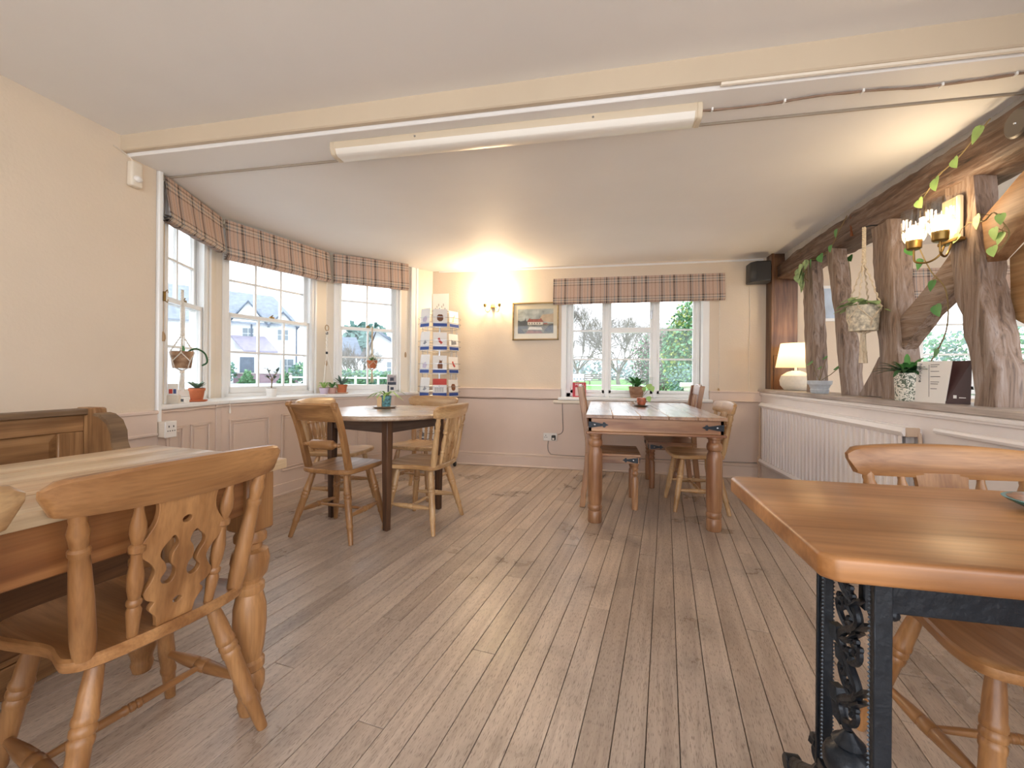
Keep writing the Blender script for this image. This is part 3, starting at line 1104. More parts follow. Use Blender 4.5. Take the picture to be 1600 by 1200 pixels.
def farmhouse_chair(name, label, w, splat=True, group=None):
    t = thing(name, label, 'chair', group=group)
    zs = 0.445
    seat_mesh(MB(), FSEAT, zs - 0.034, zs).build('seat', w('y'), t)
    legs_and_rails(t, w, zs)
    zt = 0.775
    back = lambda x, s: ((x * 0.82, -.168 - (0.0 if abs(x) > .15 else .012), zs - 0.005), (x, -.225 - (0.018 if abs(x) < .15 else 0), zt))
    for s in (-1, 1):
        a, b = back(s * .205, s)
        MB().lathe(a, b, POSTP).build('back_post', w('z'), t)
    xs = (.105,) if splat else (.13, .065)
    for s in (-1, 1):
        for x in xs:
            a, b = back(s * x, s)
            MB().lathe(a, b, SPINP, 12).build('spindle', w('z'), t)
    if splat:
        out, holes = splat_poly()
        a, b = Vector(back(0, 1)[0]), Vector(back(0, 1)[1])
        ay = (b - a).normalized()
        ax = Vector((1, 0, 0))
        az = ax.cross(ay)
        M = Matrix.Translation(a) @ Matrix((ax, ay, az)).transposed().to_4x4()
        cutout('splat', out, holes, 0.013, w('y') if False else w('z'), t, M)
    else:
        a, b = back(0, 1)
        MB().lathe(a, b, SPINP, 12).build('spindle', w('z'), t)
    crest(MB(), 0.262, 0.855, 0.757, -0.208, 0.040, 0.032).build('crest_rail', w('x'), t)
    return t


G_FARM = 'turned farmhouse chairs'
ch_fg = farmhouse_chair('farmhouse_chair', 'honey pine fiddle-back farmhouse chair nearest the camera, at the scrubbed pine table', pine, True, G_FARM)
ch_fg.location = (-1.225, 0.94, 0)
ch_fg.rotation_euler = (0, 0, face(-.982, .19))
ch_pale = farmhouse_chair('farmhouse_chair', 'pale beech fiddle-back chair on the right of the round table, seen from behind', pinel, True, G_FARM)
ch_pale.location = (-1.235, 2.93, 0)
ch_pale.rotation_euler = (0, 0, face(-.985, .10))
dup(ch_pale, (-1.262, 0.365, 0), face(-.97, .25), 'partly seen pale farmhouse chair at the left picture edge, at the scrubbed pine table', G_FARM, 1.03)
dup(ch_fg, (1.015, 1.30, 0), face(.03, -1), 'honey pine farmhouse chair between the iron-legged table and the radiator', G_FARM, 1.0)
dup(ch_fg, (1.19, 0.60, 0), face(-.12, 1), 'farmhouse chair at the bottom right corner, only its leg in the picture', G_FARM, 1.0)
dup(ch_pale, (0.76, 3.78, 0), face(-1, -.03), 'pale farmhouse chair on the right of the hardwood dining table, nearest side', G_FARM, 1.0)
ch_sp = farmhouse_chair('spindle_chair', 'pale spindle-back chair behind the round table, facing the camera', pinel, False, 'spindle chairs')
ch_sp.location = (-1.56, 3.62, 0)
ch_sp.rotation_euler = (0, 0, face(-.16, -1))
dup(ch_sp, (-2.05, 3.20, 0), face(1, .05), 'spindle-back chair between round table and bay window', 'spindle chairs')


def scroll_chair():
    w = lambda a: wood('brown_beech', '#8f643c', '#bd8f5e', a, 0.34, 1.0, 0.15)
    t = thing('scroll_back_chair', 'brown scroll-back chair with a turned roller bar, at the round table', 'chair', (-1.70, 2.66, 0), face(.10, 1))
    zs = 0.45
    ol = smooth_poly([(0, -.195), (.12, -.19), (.185, -.15), (.195, -.05), (.20, .08), (.195, .17), (.15, .2), (0, .205), (-.15, .2), (-.195, .17), (-.20, .08), (-.195, -.05), (-.185, -.15), (-.12, -.19)], 3)
    seat_mesh(MB(), ol, zs - 0.034, zs).build('seat', w('y'), t)
    legs_and_rails(t, w, zs, 0.19, -0.21)
    for s in (-1, 1):
        pts = smooth_poly([(0, -.135, zs - .01), (0, -.165, .54), (0, -.20, .66), (0, -.245, .78), (0, -.285, .855)], 5, closed=False)
        rows = []
        for i, p in enumerate(pts):
            d = (pts[min(i + 1, len(pts) - 1)] - pts[max(i - 1, 0)]).normalized()
            nrm = Vector((1, 0, 0)).cross(d)
            hw, hd = 0.0145, 0.024 - 0.006 * i / len(pts)
            cx = s * (.155 + .012 * i / len(pts))
            rows.append([Vector((cx + a * hw, p.y, p.z)) + nrm * (b * hd) for a, b in ((-1, -1), (1, -1), (1, 1), (-1, 1))])
        mb = MB().grid(rows, closed=True, caps=True)
        o = mb.build('back_upright', w('z'), t, bevel=0.004)
        MB().lathe((s * .150, -.293, .865), (s * .186, -.293, .865), [(0, .014), (.15, .019), (.85, .019), (1, .014)], 14).build('scroll', w('x'), o)
    rows = []
    for i in range(13):
        u = -1 + i / 6
        x = .160 * u
        bow = .028 * (1 - u * u)
        ring = []
        for (z, y) in ((.755, -.228), (.76, -.220), (.80, -.236), (.84, -.262), (.868, -.283), (.872, -.296), (.862, -.304), (.84, -.282), (.80, -.258), (.757, -.242)):
            ring.append((x, y - bow, z + .004 * (1 - u * u)))
        rows.append(ring)
    MB().grid(rows, closed=True, caps=True).build('crest_rail', w('x'), t)
    MB().lathe((-.152, -.193, .605), (.152, -.193, .605), [(0, .008), (.06, .010), (.09, .014), (.12, .010), (.15, .015), (.19, .015), (.21, .012), (.23, .026), (.27, .031), (.73, .031), (.77, .026), (.79, .012), (.81, .015), (.85, .015), (.88, .010), (.91, .014), (.94, .010), (1, .008)], 16).build('roller_bar', w('x'), t)
    return t


scroll_chair()


# ---- round table
def round_table():
    c = (-1.58, 3.06)
    ang = math.atan2(2.87 - 2.70, -1.93 + 1.40)     # from front leg to left leg
    t = thing('round_table', 'round table with pale top and dark square legs', 'table', (*c, 0), ang + math.pi)
    zt = 0.782
    prof = [(0, .5), (.0, .515), (.25, .523), (.7, .523), (1, .512)]
    MB().lathe((0, 0, zt - .032), (0, 0, zt), [(0, .505), (.02, .515), (.3, .523), (.75, .523), (.97, .514), (1.0, .505)], 64).build('tabletop', wood('pale_tabletop', '#c0a58c', '#dcc8b2', 'x', 0.30, 0.8, 0.9), t)
    s = 0.275
    g = greywood
    for sx in (-1, 1):
        for sy in (-1, 1):
            rows = []
            for z, h in ((0, .019), (.62, .027), (zt - .032, .027)):
                cx, cy = sx * s, sy * s
                rows.append([(cx - h, cy - h, z), (cx + h, cy - h, z), (cx + h, cy + h, z), (cx - h, cy + h, z)])
            MB().grid(rows, closed=True, caps=True).build('leg', wood('dark_brown_leg', '#3d2a20', '#6a4c38', 'z', 0.4), t, bevel=0.003)
    for k in range(4):
        M = Matrix.Rotation(k * math.pi / 2, 4, 'Z')
        mb = MB().box(-s + .027, s - .027, s - .012, s + .012, zt - .125, zt - .032, M)
        mb.build('apron', g('x' if k % 2 == 0 else 'y'), t, smooth=0, bevel=0.002)
    return t


round_table()

# ---- scrubbed pine table on the left
TURN = [(0, .036), (.03, .046), (.06, .046), (.075, .034), (.10, .034), (.115, .049), (.17, .055), (.24, .049), (.27, .036), (.285, .034), (.30, .041), (.33, .041), (.345, .036), (.42, .046), (.52, .047), (.64, .041), (.70, .034), (.715, .042), (.75, .042), (.765, .034), (.80, .043), (.85, .043), (.90, .033), (.93, .030), (.95, .034), (1, .027)]


def pine_table():
    rz = R_(-9.3)
    t = thing('pine_table', 'long scrubbed pine farmhouse table with thick turned legs', 'table', (-1.43, 0.575, 0), rz)
    hx, hy, zt = 0.335, 0.72, 0.785
    n = 4
    for k in range(n):
        a, b = -hx + 2 * hx * k / n, -hx + 2 * hx * (k + 1) / n
        MB().box(a + .0006, b - .0006, -hy, hy, zt - .032, zt).build('top_board', pinet('y'), t, bevel=0.005 if k in (0, n - 1) else 0.0015, bseg=2)
    ins = 0.055
    for sx in (-1, 1):
        MB().box(sx * (hx - ins) - .012, sx * (hx - ins) + .012, -hy + .11, hy - .11, zt - .155, zt - .032).build('apron', pined('y'), t, smooth=0, bevel=0.003)
    for sy in (-1, 1):
        MB().box(-hx + .11, hx - .11, sy * (hy - ins) - .012, sy * (hy - ins) + .012, zt - .155, zt - .032).build('apron', pined('x'), t, smooth=0, bevel=0.003)
    for sx in (-1, 1):
        for sy in (-1, 1):
            cx, cy = sx * (hx - .072), sy * (hy - .072)
            lg = MB()
            lg.box(cx - .047, cx + .047, cy - .047, cy + .047, zt - .215, zt - .032)
            l = lg.build('leg', pine('z'), t, bevel=0.007)
            MB().lathe((cx, cy, zt - .213), (cx, cy, 0), TURN, 20).build('turning', pine('z'), l)
    kx = hx - ins + .012
    kn = MB().lathe((kx, .06, zt - .095), (kx + .035, .06, zt - .095), [(0, .010), (.3, .009), (.5, .018), (.8, .019), (1, .008)], 14).build('knob', pine('x'), t)
    return t


pine_table()


# ---- settle along the left wall
def settle():
    t = thing('wooden_settle', 'oak panelled settle with a scrolled end against the left wall', 'settle', (-2.28, 1.60, 0))
    x0, x1 = -0.035, 0.0
    L = 2.3
    zb, zt = 0.0, 0.885
    mb = MB().box(x0, x1, -L, -.055, 0.79, zt - .02)
    mb.build('top_rail', oakm('y'), t, bevel=0.003)
    MB().box(x0 - .012, x1 + .022, -L, -.045, zt - .022, zt + .006).build('capping', wood('grey_oak', '#6d5640', '#94795c', 'y', 0.45), t, bevel=0.005)
    MB().box(x0, x1, -L, -.055, 0.45, 0.52).build('bottom_rail', oakm('y'), t, bevel=0.003)
    y = -.055
    k = 0
    while y > -L + .3:
        MB().box(x0, x1, y - .095, y, 0.52, 0.79).build('stile', oakm('z'), t, bevel=0.003)
        y2 = y - .095
        y3 = max(y2 - .62, -L)
        MB().box(x0 + .004, x1 - .014, y3, y2, 0.52, 0.79).build('back_panel', oakm('y'), t, bevel=0.002)
        mb = MB()
        f = .032
        inner = [(y3 + f, y2 - f, .52 + f, .79 - f)]
        a, b, c, d = inner[0]
        P = [(x1 - .012, y3, .52), (x1 - .012, y2, .52), (x1 - .012, y2, .79), (x1 - .012, y3, .79), (x1 - .002, a, c), (x1 - .002, b, c), (x1 - .002, b, d), (x1 - .002, a, d)]
        mb.add(P, [(0, 1, 5, 4), (1, 2, 6, 5), (2, 3, 7, 6), (3, 0, 4, 7), (4, 5, 6, 7)])
        mb.build('raised_field', wood('light_settle_panel', '#8a623c', '#b98d5e', 'y', 0.4), t, smooth=0)
        y = y3
    # end: profile in the xz plane
    prof = [(-.05, 0), (.47, 0), (.47, .06), (.44, .10), (.44, .40), (.43, .52), (.36, .60), (.26, .63), (.19, .68), (.165, .74), (.16, .79), (.135, .835), (.095, .862), (.06, .868), (.055, .895), (-.05, .895)]
    M = Matrix(((1, 0, 0, 0), (0, 0, 1, 0), (0, 1, 0, 0), (0, 0, 0, 1)))
    MB().prism([(x, z) for x, z in prof], -.055, 0.0, M).build('end_panel', oakm('z'), t, bevel=0.006)
    top = [(.063, .872), (.097, .866), (.140, .838), (.164, .792), (.169, .742), (.194, .683), (.262, .634)]
    rows = [[(x, -.060, z), (x, .005, z), (x - .010, .005, z - .012), (x - .010, -.060, z - .012)] for x, z in top]
    MB().grid(rows, closed=True, caps=True).build('arm_capping', wood('grey_oak', '#6d5640', '#94795c', 'y', 0.45), t)
    MB().box(.0, .44, -L, -.056, 0.40, 0.44).build('seat_board', oakm('y'), t, bevel=0.006)
    MB().box(.38, .40, -L, -.056, 0.05, 0.40).build('front_board', oak('y'), t, bevel=0.003)
    mb = MB().box(.40, .415, -L, -.056, 0.0, 0.10)
    mb.box(.40, .408, -L, -.056, 0.10, 0.12)
    mb.build('plinth', oakm('y'), t, smooth=0, bevel=0.004)
    return t


settle()


# ---- hardwood dining table at the back window
def strap(parent, c, d, nrm, mat=IRON, L=0.085, h=0.04):
    """forged strap pointing along d, on a face with normal nrm"""
    d, nrm = Vector(d).normalized(), Vector(nrm).normalized()
    u = nrm.cross(d)
    c = Vector(c)
    pts = [(0, -h / 2), (L * .25, -h / 2 * .85), (L * .70, -h * .18), (L * .74, -h * .42), (L * .82, -h * .40), (L * .86, -h * .2), (L, 0), (L * .86, h * .2), (L * .82, h * .40), (L * .74, h * .42), (L * .70, h * .18), (L * .25, h / 2 * .85), (0, h / 2)]
    M = Matrix.Translation(c) @ Matrix((d, u, nrm)).transposed().to_4x4()
    s = MB().prism(pts, 0.0, 0.004, M)
    o = s.build('iron_strap', mat, parent)
    MB().lathe(c + d * L * .3 + nrm * .003, c + d * L * .3 + nrm * .010, [(0, .008), (.6, .007), (1, .002)], 8).build('stud', CHROME, o)
    return o


BTURN = [(0, .050), (.02, .050), (.03, .040), (.06, .040), (.075, .048), (.11, .052), (.14, .048), (.15, .040), (.165, .040), (.19, .047), (.25, .052), (.50, .053), (.74, .051), (.80, .045), (.815, .051), (.85, .051), (.865, .044), (.875, .049), (.99, .050), (1, .047)]


def back_table():
    x0, x1, y0, y1, zt = -0.095, 0.845, 3.14, 4.76, 0.778
    t = thing('hardwood_dining_table', 'carved hardwood dining table with fat turned legs by the back window', 'table', ((x0 + x1) / 2, (y0 + y1) / 2, 0))
    hx, hy = (x1 - x0) / 2, (y1 - y0) / 2
    n = 5
    for k in range(n):
        a, b = -hx + 2 * hx * k / n, -hx + 2 * hx * (k + 1) / n
        MB().box(a + .0004, b - .0004, -hy, hy, zt - .024, zt).build('top_board', wood('polished_sheesham', '#8a6145', '#bf9672', 'y', 0.30, 0.8, 1.0), t, bevel=0.003)
    ai = .02
    for sx in (-1, 1):
        MB().box(sx * (hx - ai) - (0.022 if sx > 0 else 0), sx * (hx - ai) + (0.022 if sx < 0 else 0), -hy + ai, hy - ai, zt - .118, zt - .024).build('apron', sheesham('y'), t, smooth=0, bevel=0.002)
    for sy in (-1, 1):
        MB().box(-hx + ai, hx - ai, sy * (hy - ai) - (0.022 if sy > 0 else 0), sy * (hy - ai) + (0.022 if sy < 0 else 0), zt - .118, zt - .024).build('apron', sheesham('x'), t, smooth=0, bevel=0.002)
    f = .004
    for (a, b, c, d) in ((-hx + f, hx - f, -hy + f, -hy + .10), (-hx + f, hx - f, hy - .10, hy - f), (-hx + f, -hx + .10, -hy + .10, hy - .10), (hx - .10, hx - f, -hy + .10, hy - .10)):
        MB().box(a, b, c, d, zt - .136, zt - .118).build('lower_moulding', sheesham('x'), t, smooth=0, bevel=0.004)
    for sx in (-1, 1):
        for sy in (-1, 1):
            cx, cy = sx * (hx - .068), sy * (hy - .068)
            l = MB().lathe((cx, cy, zt - .136), (cx, cy, 0), BTURN, 22).build('leg', sheesham('z'), t)
        strap(t, (sx * (hx - ai), -hy + ai, zt - .071), (-sx, 0, 0), (0, -1, 0), L=.14, h=.045)
    return t


back_table()


def jali_chair(label, loc, rz):
    w = sheesham
    t = thing('hardwood_chair', label, 'chair', loc, rz, 'hardwood slat chairs')
    hs = .215
    zs = .44
    n = 4
    for k in range(n):
        a, b = -hs + 2 * hs * k / n, -hs + 2 * hs * (k + 1) / n
        MB().box(a + .0006, b - .0006, -hs, hs, zs - .02, zs).build('seat_board', w('y'), t, bevel=0.003)
    for (a, b, c, d, ax) in ((-hs + .01, hs - .01, hs - .03, hs - .01, 'x'), (-hs + .01, hs - .01, -hs + .01, -hs + .03, 'x'), (-hs + .01, -hs + .03, -hs + .03, hs - .03, 'y'), (hs - .03, hs - .01, -hs + .03, hs - .03, 'y')):
        MB().box(a, b, c, d, zs - .075, zs - .02).build('seat_rail', w(ax), t, smooth=0, bevel=0.002)
    for s in (-1, 1):
        MB().lathe((s * (hs - .04), hs - .04, zs - .075), (s * (hs - .04), hs - .04, 0), [(0, .028), (.06, .026), (.08, .020), (.12, .027), (.17, .020), (.22, .027), (.28, .018), (.33, .026), (.6, .027), (.9, .025), (1, .024)], 14).build('leg', w('z'), t)
        strap(t, (s * (hs - .0105), hs - .02, zs - .048), (0, -1, 0), (s, 0, 0), L=.12, h=.042)
        strap(t, (s * (hs - .015), hs - .0095, zs - .048), (-s, 0, 0), (0, 1, 0), L=.12, h=.042)
        pts = [(s * (hs - .025), -hs - .02, 0), (s * (hs - .025), -hs + .022, .42), (s * (hs - .025), -hs + .01, .62), (s * (hs - .025), -hs - .045, .965)]
        rows = []
        for p in smooth_poly(pts, 4, closed=False):
            rows.append([(p.x - .02, p.y - .022, p.z), (p.x + .02, p.y - .022, p.z), (p.x + .02, p.y + .022, p.z), (p.x - .02, p.y + .022, p.z)])
        MB().grid(rows, closed=True, caps=True).build('back_leg', w('z'), t, bevel=0.004)
    rows = []
    for k in range(9):
        u = -1 + k / 4
        x = (hs - .045) * u
        z1 = .955 + .028 * (1 - u * u)
        rows.append([(x, -hs - .050, .88), (x, -hs - .026, .88), (x, -hs - .038, z1), (x, -hs - .062, z1)])
    MB().grid(rows, closed=True, caps=True).build('top_rail', w('x'), t, bevel=0.004)
    MB().box(-hs + .045, hs - .045, -hs + .002, -hs + .022, .52, .565).build('lower_rail', w('x'), t, bevel=0.003)
    for x in (-.10, -.035, .035, .10):
        rows = []
        for y, z in ((-hs + .012, .565), (-hs - .01, .72), (-hs - .036, .885)):
            rows.append([(x - .015, y - .007, z), (x + .015, y - .007, z), (x + .015, y + .007, z), (x - .015, y + .007, z)])
        MB().grid(rows, closed=True, caps=True).build('slat', w('z'), t, bevel=0.002)
    return t


jali_chair('carved hardwood slat-back chair on the left of the dining table', (0.105, 3.74, 0), face(1, 0))
jali_chair('carved hardwood slat-back chair on the right of the dining table, by the window', (0.665, 4.46, 0), face(-1, 0))


# ---- iron-legged pub table on the right
def iron_table():
    x0, x1, y0, y1, zt = 0.345, 1.62, 0.735, 1.285, 0.785
    cx, cy = (x0 + x1) / 2, (y0 + y1) / 2
    t = thing('iron_leg_table', 'orange pine pub table with ornate black cast iron legs', 'table', (cx, cy, 0), R_(-1.2))
    hx, hy = (x1 - x0) / 2, (y1 - y0) / 2
    ch = .02
    poly = [(-hx + ch, -hy), (hx - ch, -hy), (hx, -hy + ch), (hx, hy - ch), (hx - ch, hy), (-hx + ch, hy), (-hx, hy - ch), (-hx, -hy + ch)]
    MB().prism(poly, zt - .040, zt).build('tabletop', wood('varnished_pine', '#8d5a2c', '#bf8a58', 'x', 0.34, 0.55, 0.3), t, bevel=0.007, bseg=3)
    # end frames: pierced panel between pilasters, urn at the foot, scrolled feet
    for sx in (-1, 1):
        X = sx * (hx - .165)
        fr_ = MB()
        w2 = .100
        zb, zu = .165, zt - .040
        rails = MB()
        for s in (-1, 1):
            yb = s * w2
            rails.box(X - .010, X + .010, yb - .013, yb + .013, zb, zu)
            rails.box(X - .015, X + .015, yb - .004 + s * .010, yb + .004 + s * .010, zb, zu)
        rails.box(X - .016, X + .016, -w2, w2, zb, zb + .022)
        rails.box(X - .018, X + .018, -w2 - .02, w2 + .02, zu - .03, zu)
        f = rails.build('leg', IRON, t, bevel=0.002)
        beads = MB()
        for s in (-1, 1):
            z = zb + .03
            while z < zu - .04:
                for ff in (-1, 1):
                    beads.add([(X + ff * .0098, s * (w2 - .010) - .003, z), (X + ff * .0098, s * (w2 - .010) + .003, z), (X + ff * .0098, s * (w2 - .010), z + .004), (X + ff * .0098, s * (w2 - .010), z - .004), (X + ff * .0140, s * (w2 - .010), z)],
                              [(0, 2, 4), (2, 1, 4), (1, 3, 4), (3, 0, 4)])
                z += .0085
        bo = beads.build('bead_border', paint('worn_iron', '#59636e', 0.35, 0.2, metal=0.5), f, smooth=0)
        bo['kind'] = 'stuff'
        # vine scrollwork
        vine = []
        for k in range(61):
            u = k / 60
            vine.append((X, .034 * math.sin(u * math.pi * 5.2), zb + .16 + (zu - .05 - zb - .16) * u))
        sc = MB().tube(vine, .0085, 8)
        for k in range(11):
            u = (k + .4) / 11
            z = zb + .16 + (zu - .06 - zb - .16) * u
            s = 1 if math.sin(u * math.pi * 5.2) < 0 else -1
            yb = .034 * math.sin(u * math.pi * 5.2)
            ctr = [Vector((X, yb, z)), Vector((X, yb + s * .03, z + .012)), Vector((X, yb + s * .048, z + .035)), Vector((X, yb + s * .040, z + .052)), Vector((X, yb + s * .026, z + .046)), Vector((X, yb + s * .030, z + .034))]
            sc.tube(smooth_poly(ctr, 3, closed=False), [.0075, .007, .0068, .0066, .0066, .0066, .0064, .0064, .0064, .006, .006, .006, .0055, .0055, .005, .005][:len(smooth_poly(ctr, 3, closed=False))], 6)
            for q in range(5):
                a = q * 2 * math.pi / 5 + k
                p = Vector((X, yb + s * .036 + .013 * math.cos(a), z + .046 + .013 * math.sin(a)))
                sc.sphere(p, .0075, 6, 4)
            # leaf
            l = [Vector((X - .008, yb, z - .012)), Vector((X - .014, yb + s * -.018, z - .004)), Vector((X - .008, yb + s * -.036, z + .016)), Vector((X - .002, yb + s * -.018, z + .014))]
            sc.add(l + [v + Vector((.018, 0, 0)) for v in l], [(0, 1, 2, 3), (4, 7, 6, 5), (0, 4, 5, 1), (1, 5, 6, 2), (2, 6, 7, 3), (3, 7, 4, 0)])
        sc.build('vine_scrollwork', IRON, f)
        MB().lathe((X, 0, zb + .02), (X, 0, zb + .165), [(0, .030), (.06, .030), (.12, .014), (.22, .012), (.30, .028), (.45, .043), (.60, .046), (.70, .040), (.78, .022), (.84, .030), (.90, .020), (1, .008)], 16).build('urn', IRON, f)
        ft = MB()
        for s in (-1, 1):
            path = [(X, s * .03, zb + .01), (X, s * .10, zb - .03), (X, s * .17, .085), (X, s * .235, .045), (X, s * .275, .022)]
            sp = smooth_poly(path, 4, closed=False)
            ft.tube(sp, [.026 - .010 * i / len(sp) for i in range(len(sp))], 8)
            ft.lathe((X - .020, s * .275, .022), (X + .020, s * .275, .022), [(0, .018), (.1, .022), (.9, .022), (1, .018)], 12)
            # curl at the shoulder
            cl = []
            for k in range(15):
                a = k / 14 * 2 * math.pi * 1.15
                r = .034 * (1 - .6 * k / 14)
                cl.append((X, s * (.128 + r * math.cos(a)), .175 + r * math.sin(a)))
            ft.tube(cl, .010, 6)
            ft.tube([(X, s * .094, .19), (X, s * .125, .142), (X, s * .15, .11)], .012, 6)
        ft.build('foot', IRON, f)
    st = MB().box(-hx + .185, hx - .185, -.011, .011, zt - .20, zt - .115)
    st.build('stretcher', IRON, t, smooth=0, bevel=0.002)
    br = MB()
    for sx in (-1, 1):
        X = sx * (hx - .185)
        br.prism([(0, 0), (0, .05), (.03, .045), (.055, .02), (.09, .012), (.09, 0)], -.011, .011, Matrix.Translation((X, 0, zt - .115)) @ Matrix(((-sx, 0, 0, 0), (0, 0, 1, 0), (0, 1, 0, 0), (0, 0, 0, 1))))
        for q in (.025, .055):
            br.sphere((X - sx * q, 0, zt - .205), .014, 8, 6)
    br.build('bracket', IRON, t)
    return t


iron_table()

# ================================================================== FITTINGS AND SMALL THINGS
# ---- roman blinds
def blind(label, P, rz, w, drop, cord=None, acorn_z=None, rise=0.0):
    """P: top left corner seen from the room; local x runs along the blind, -y towards the room"""
    t = thing('roman_blind', label, 'blind', P, rz, 'plaid roman blinds')
    MB().box(0, w, -.012, .018, -.03, 0).build('headrail', OFFW, t, smooth=0)
    d = drop

    def sheet(prof, thick, x0, x1, nm):
        nx = 24
        rows = []
        for i in range(nx + 1):
            u = i / nx
            x = x0 + (x1 - x0) * u
            wv = .0035 * math.sin(u * 17 + d * 40) + .0025 * math.sin(u * 41)
            ring = []
            for y, z in prof:
                k = min(1, -z / d)
                ring.append((x, y + wv * k, z + rise * u * k))
            for y, z in reversed(prof):
                k = min(1, -z / d)
                ring.append((x, y + thick + wv * k, z + rise * u * k))
            rows.append(ring)
        return MB().grid(rows, closed=True, caps=True).build(nm, PLAID, t, smooth=60)
    sheet([(-.022, -.002), (-.026, -.05), (-.034, -d * .45), (-.046, -d * .72), (-.052, -d * .84), (-.046, -d * .90), (-.030, -d * .905)], .006, 0, w, 'fabric')
    for k in range(2):
        zz = -d * (.915 + .045 * k)
        yy = -.030 + .012 * k
        sheet([(yy + .02, zz + .016), (yy - .018, zz + .012), (yy - .026, zz), (yy - .018, zz - .012), (yy + .02, zz - .008)], .004, .002, w - .002, 'fold')
    if cord is not None:
        x = w * cord
        c = MB().tube([(x, -.012, -d * .95), (x, -.010, acorn_z + .03 - P[2])], .0015, 5)
        c.tube([(x + .006, -.012, -d * .95), (x + .002, -.010, acorn_z + .03 - P[2])], .0015, 5)
        co = c.build('pull_cord', ROPEW, t)
        za = acorn_z - P[2]
        MB().lathe((x, -.010, za - .028), (x, -.010, za + .032), [(0, .008), (.3, .013), (.6, .012), (.85, .008), (1, .004)], 10).build('cord_acorn', wood('acorn_wood', '#b08f68', '#d3b48c', 'z'), t)
    return t


BP = [(-2.70, 2.24), (-2.99, 2.96), (-2.74, 4.03), (-2.13, 4.58)]
zc = 2.293
for i, (lab, drop, cord, az, g0, g1) in enumerate((('plaid roman blind over the leftmost bay window, hanging at an angle', .285, None, 0, 0.0, -0.03),
                                                 ('widest plaid roman blind over the middle bay window', .325, .985, 1.16, 0.025, -0.03),
                                                 ('plaid roman blind over the bay window beside the card rack', .30, .97, 1.27, 0.03, 0.0))):
    L, a, M = seg(BP[i], BP[i + 1])
    p = M @ Vector((g0, 0, 0))
    blind(lab, (p.x, p.y, zc), a, L - g0 + g1, drop, cord, az, rise=0.02 if i == 1 else 0)
blind('plaid roman blind over the back casement window', (-0.52, 4.935, 2.145), 0, 1.80, .295, .972, .90, rise=0.005)
blind('plaid roman blind in the neighbouring room, seen between the timbers', (2.97, 4.935, 2.12), 0, 1.80, .34)
# pull cord of the left blind on the jamb
mb = MB().tube([(-2.672, 2.232, 1.98), (-2.672, 2.232, 1.30)], .0015, 5)
mb.lathe((-2.672, 2.232, 1.25), (-2.672, 2.232, 1.31), [(0, .009), (.3, .014), (.6, .013), (.85, .008), (1, .004)], 10)
tag(mb.build('blind_pull', wood('acorn_wood', '#b08f68', '#d3b48c', 'z')), 'wooden acorn blind pull hanging on the white jamb', 'blind pull')
mb = MB().box(-2.668, -2.660, 2.224, 2.238, 1.50, 1.56).tube([(-2.660, 2.231, 1.555), (-2.640, 2.231, 1.57), (-2.636, 2.231, 1.55)], .003, 6).tube([(-2.660, 2.231, 1.505), (-2.640, 2.231, 1.49), (-2.636, 2.231, 1.51)], .003, 6)
tag(mb.build('cord_cleat', BRASS), 'small brass cord cleat screwed to the white jamb', 'cleat')

mb = MB().tube([(-2.737, 2.80, SILL - .01), (-2.733, 2.80, SILL - .06)], .002, 5)
mb.lathe((-2.733, 2.80, SILL - .10), (-2.733, 2.80, SILL - .058), [(0, .007), (.4, .008), (.8, .005), (1, .003)], 8)
tag(mb.build('cord_tassel', ROPEW), 'small white cord end hanging below the middle bay sill', 'cord')

# ---- fluorescent batten on the beam
bt = thing('batten_light', 'long cream fluorescent batten fixed under the ceiling beam', 'ceiling light', (-0.49, 2.145, 2.297))
hl = 0.925
pf = [(-.055, 0), (-.055, -.035), (-.042, -.062), (-.030, -.068), (.030, -.068), (.042, -.062), (.055, -.035), (.055, 0)]
MX = Matrix(((0, 0, 1, 0), (1, 0, 0, 0), (0, 1, 0, 0), (0, 0, 0, 1)))
MB().prism(pf, -hl, hl, MX).build('housing', paint('batten_cream', '#cfc0a8', 0.4, 0.02), bt, bevel=0.002)
pf2 = [(-.056, -.038), (-.043, -.064), (-.030, -.071), (.030, -.071), (.043, -.064), (.056, -.038)]
MB().prism(pf2, -hl + .02, hl - .02, MX).build('diffuser', paint('batten_diffuser', '#ece8e0', 0.3, 0.01), bt, bevel=0.001)
for s in (-1, 1):
    MB().prism([(y * 1.04, z * 1.03) for y, z in pf], s * hl - .012, s * hl + .012, MX).build('end_cap', paint('batten_cream', '#cfc0a8', 0.4, 0.02), bt, bevel=0.003)
for x in (-.45, .45):
    MB().lathe((x, -.0555, -.018), (x, -.060, -.018), [(0, .006), (1, .004)], 8).build('screw', CHROME, bt)
pts = [(0.44 + .06 * k, 2.15 + .012 * math.sin(k * .5) - .004 * k * .2, 2.291) for k in range(22)]
cb = thing('surface_cable', 'twisted cable clipped along the beam beyond the batten light', 'cable', (0, 0, 0))
MB().tube(pts, .0045, 6).build('cord', paint('cable_taupe', '#8d7564', 0.6), cb)
MB().tube([(p[0], p[1] + .006 * math.sin(k * 1.4), p[2] - .001) for k, p in enumerate(pts)], .0035, 6).build('cord', paint('cable_taupe', '#8d7564', 0.6), cb)
for k in (1, 6, 11, 16, 20):
    x, y, z = pts[k]
    MB().box(x - .004, x + .004, y - .010, y + .012, z - .007, z + .006).build('cable_clip', GLOSSW, cb)
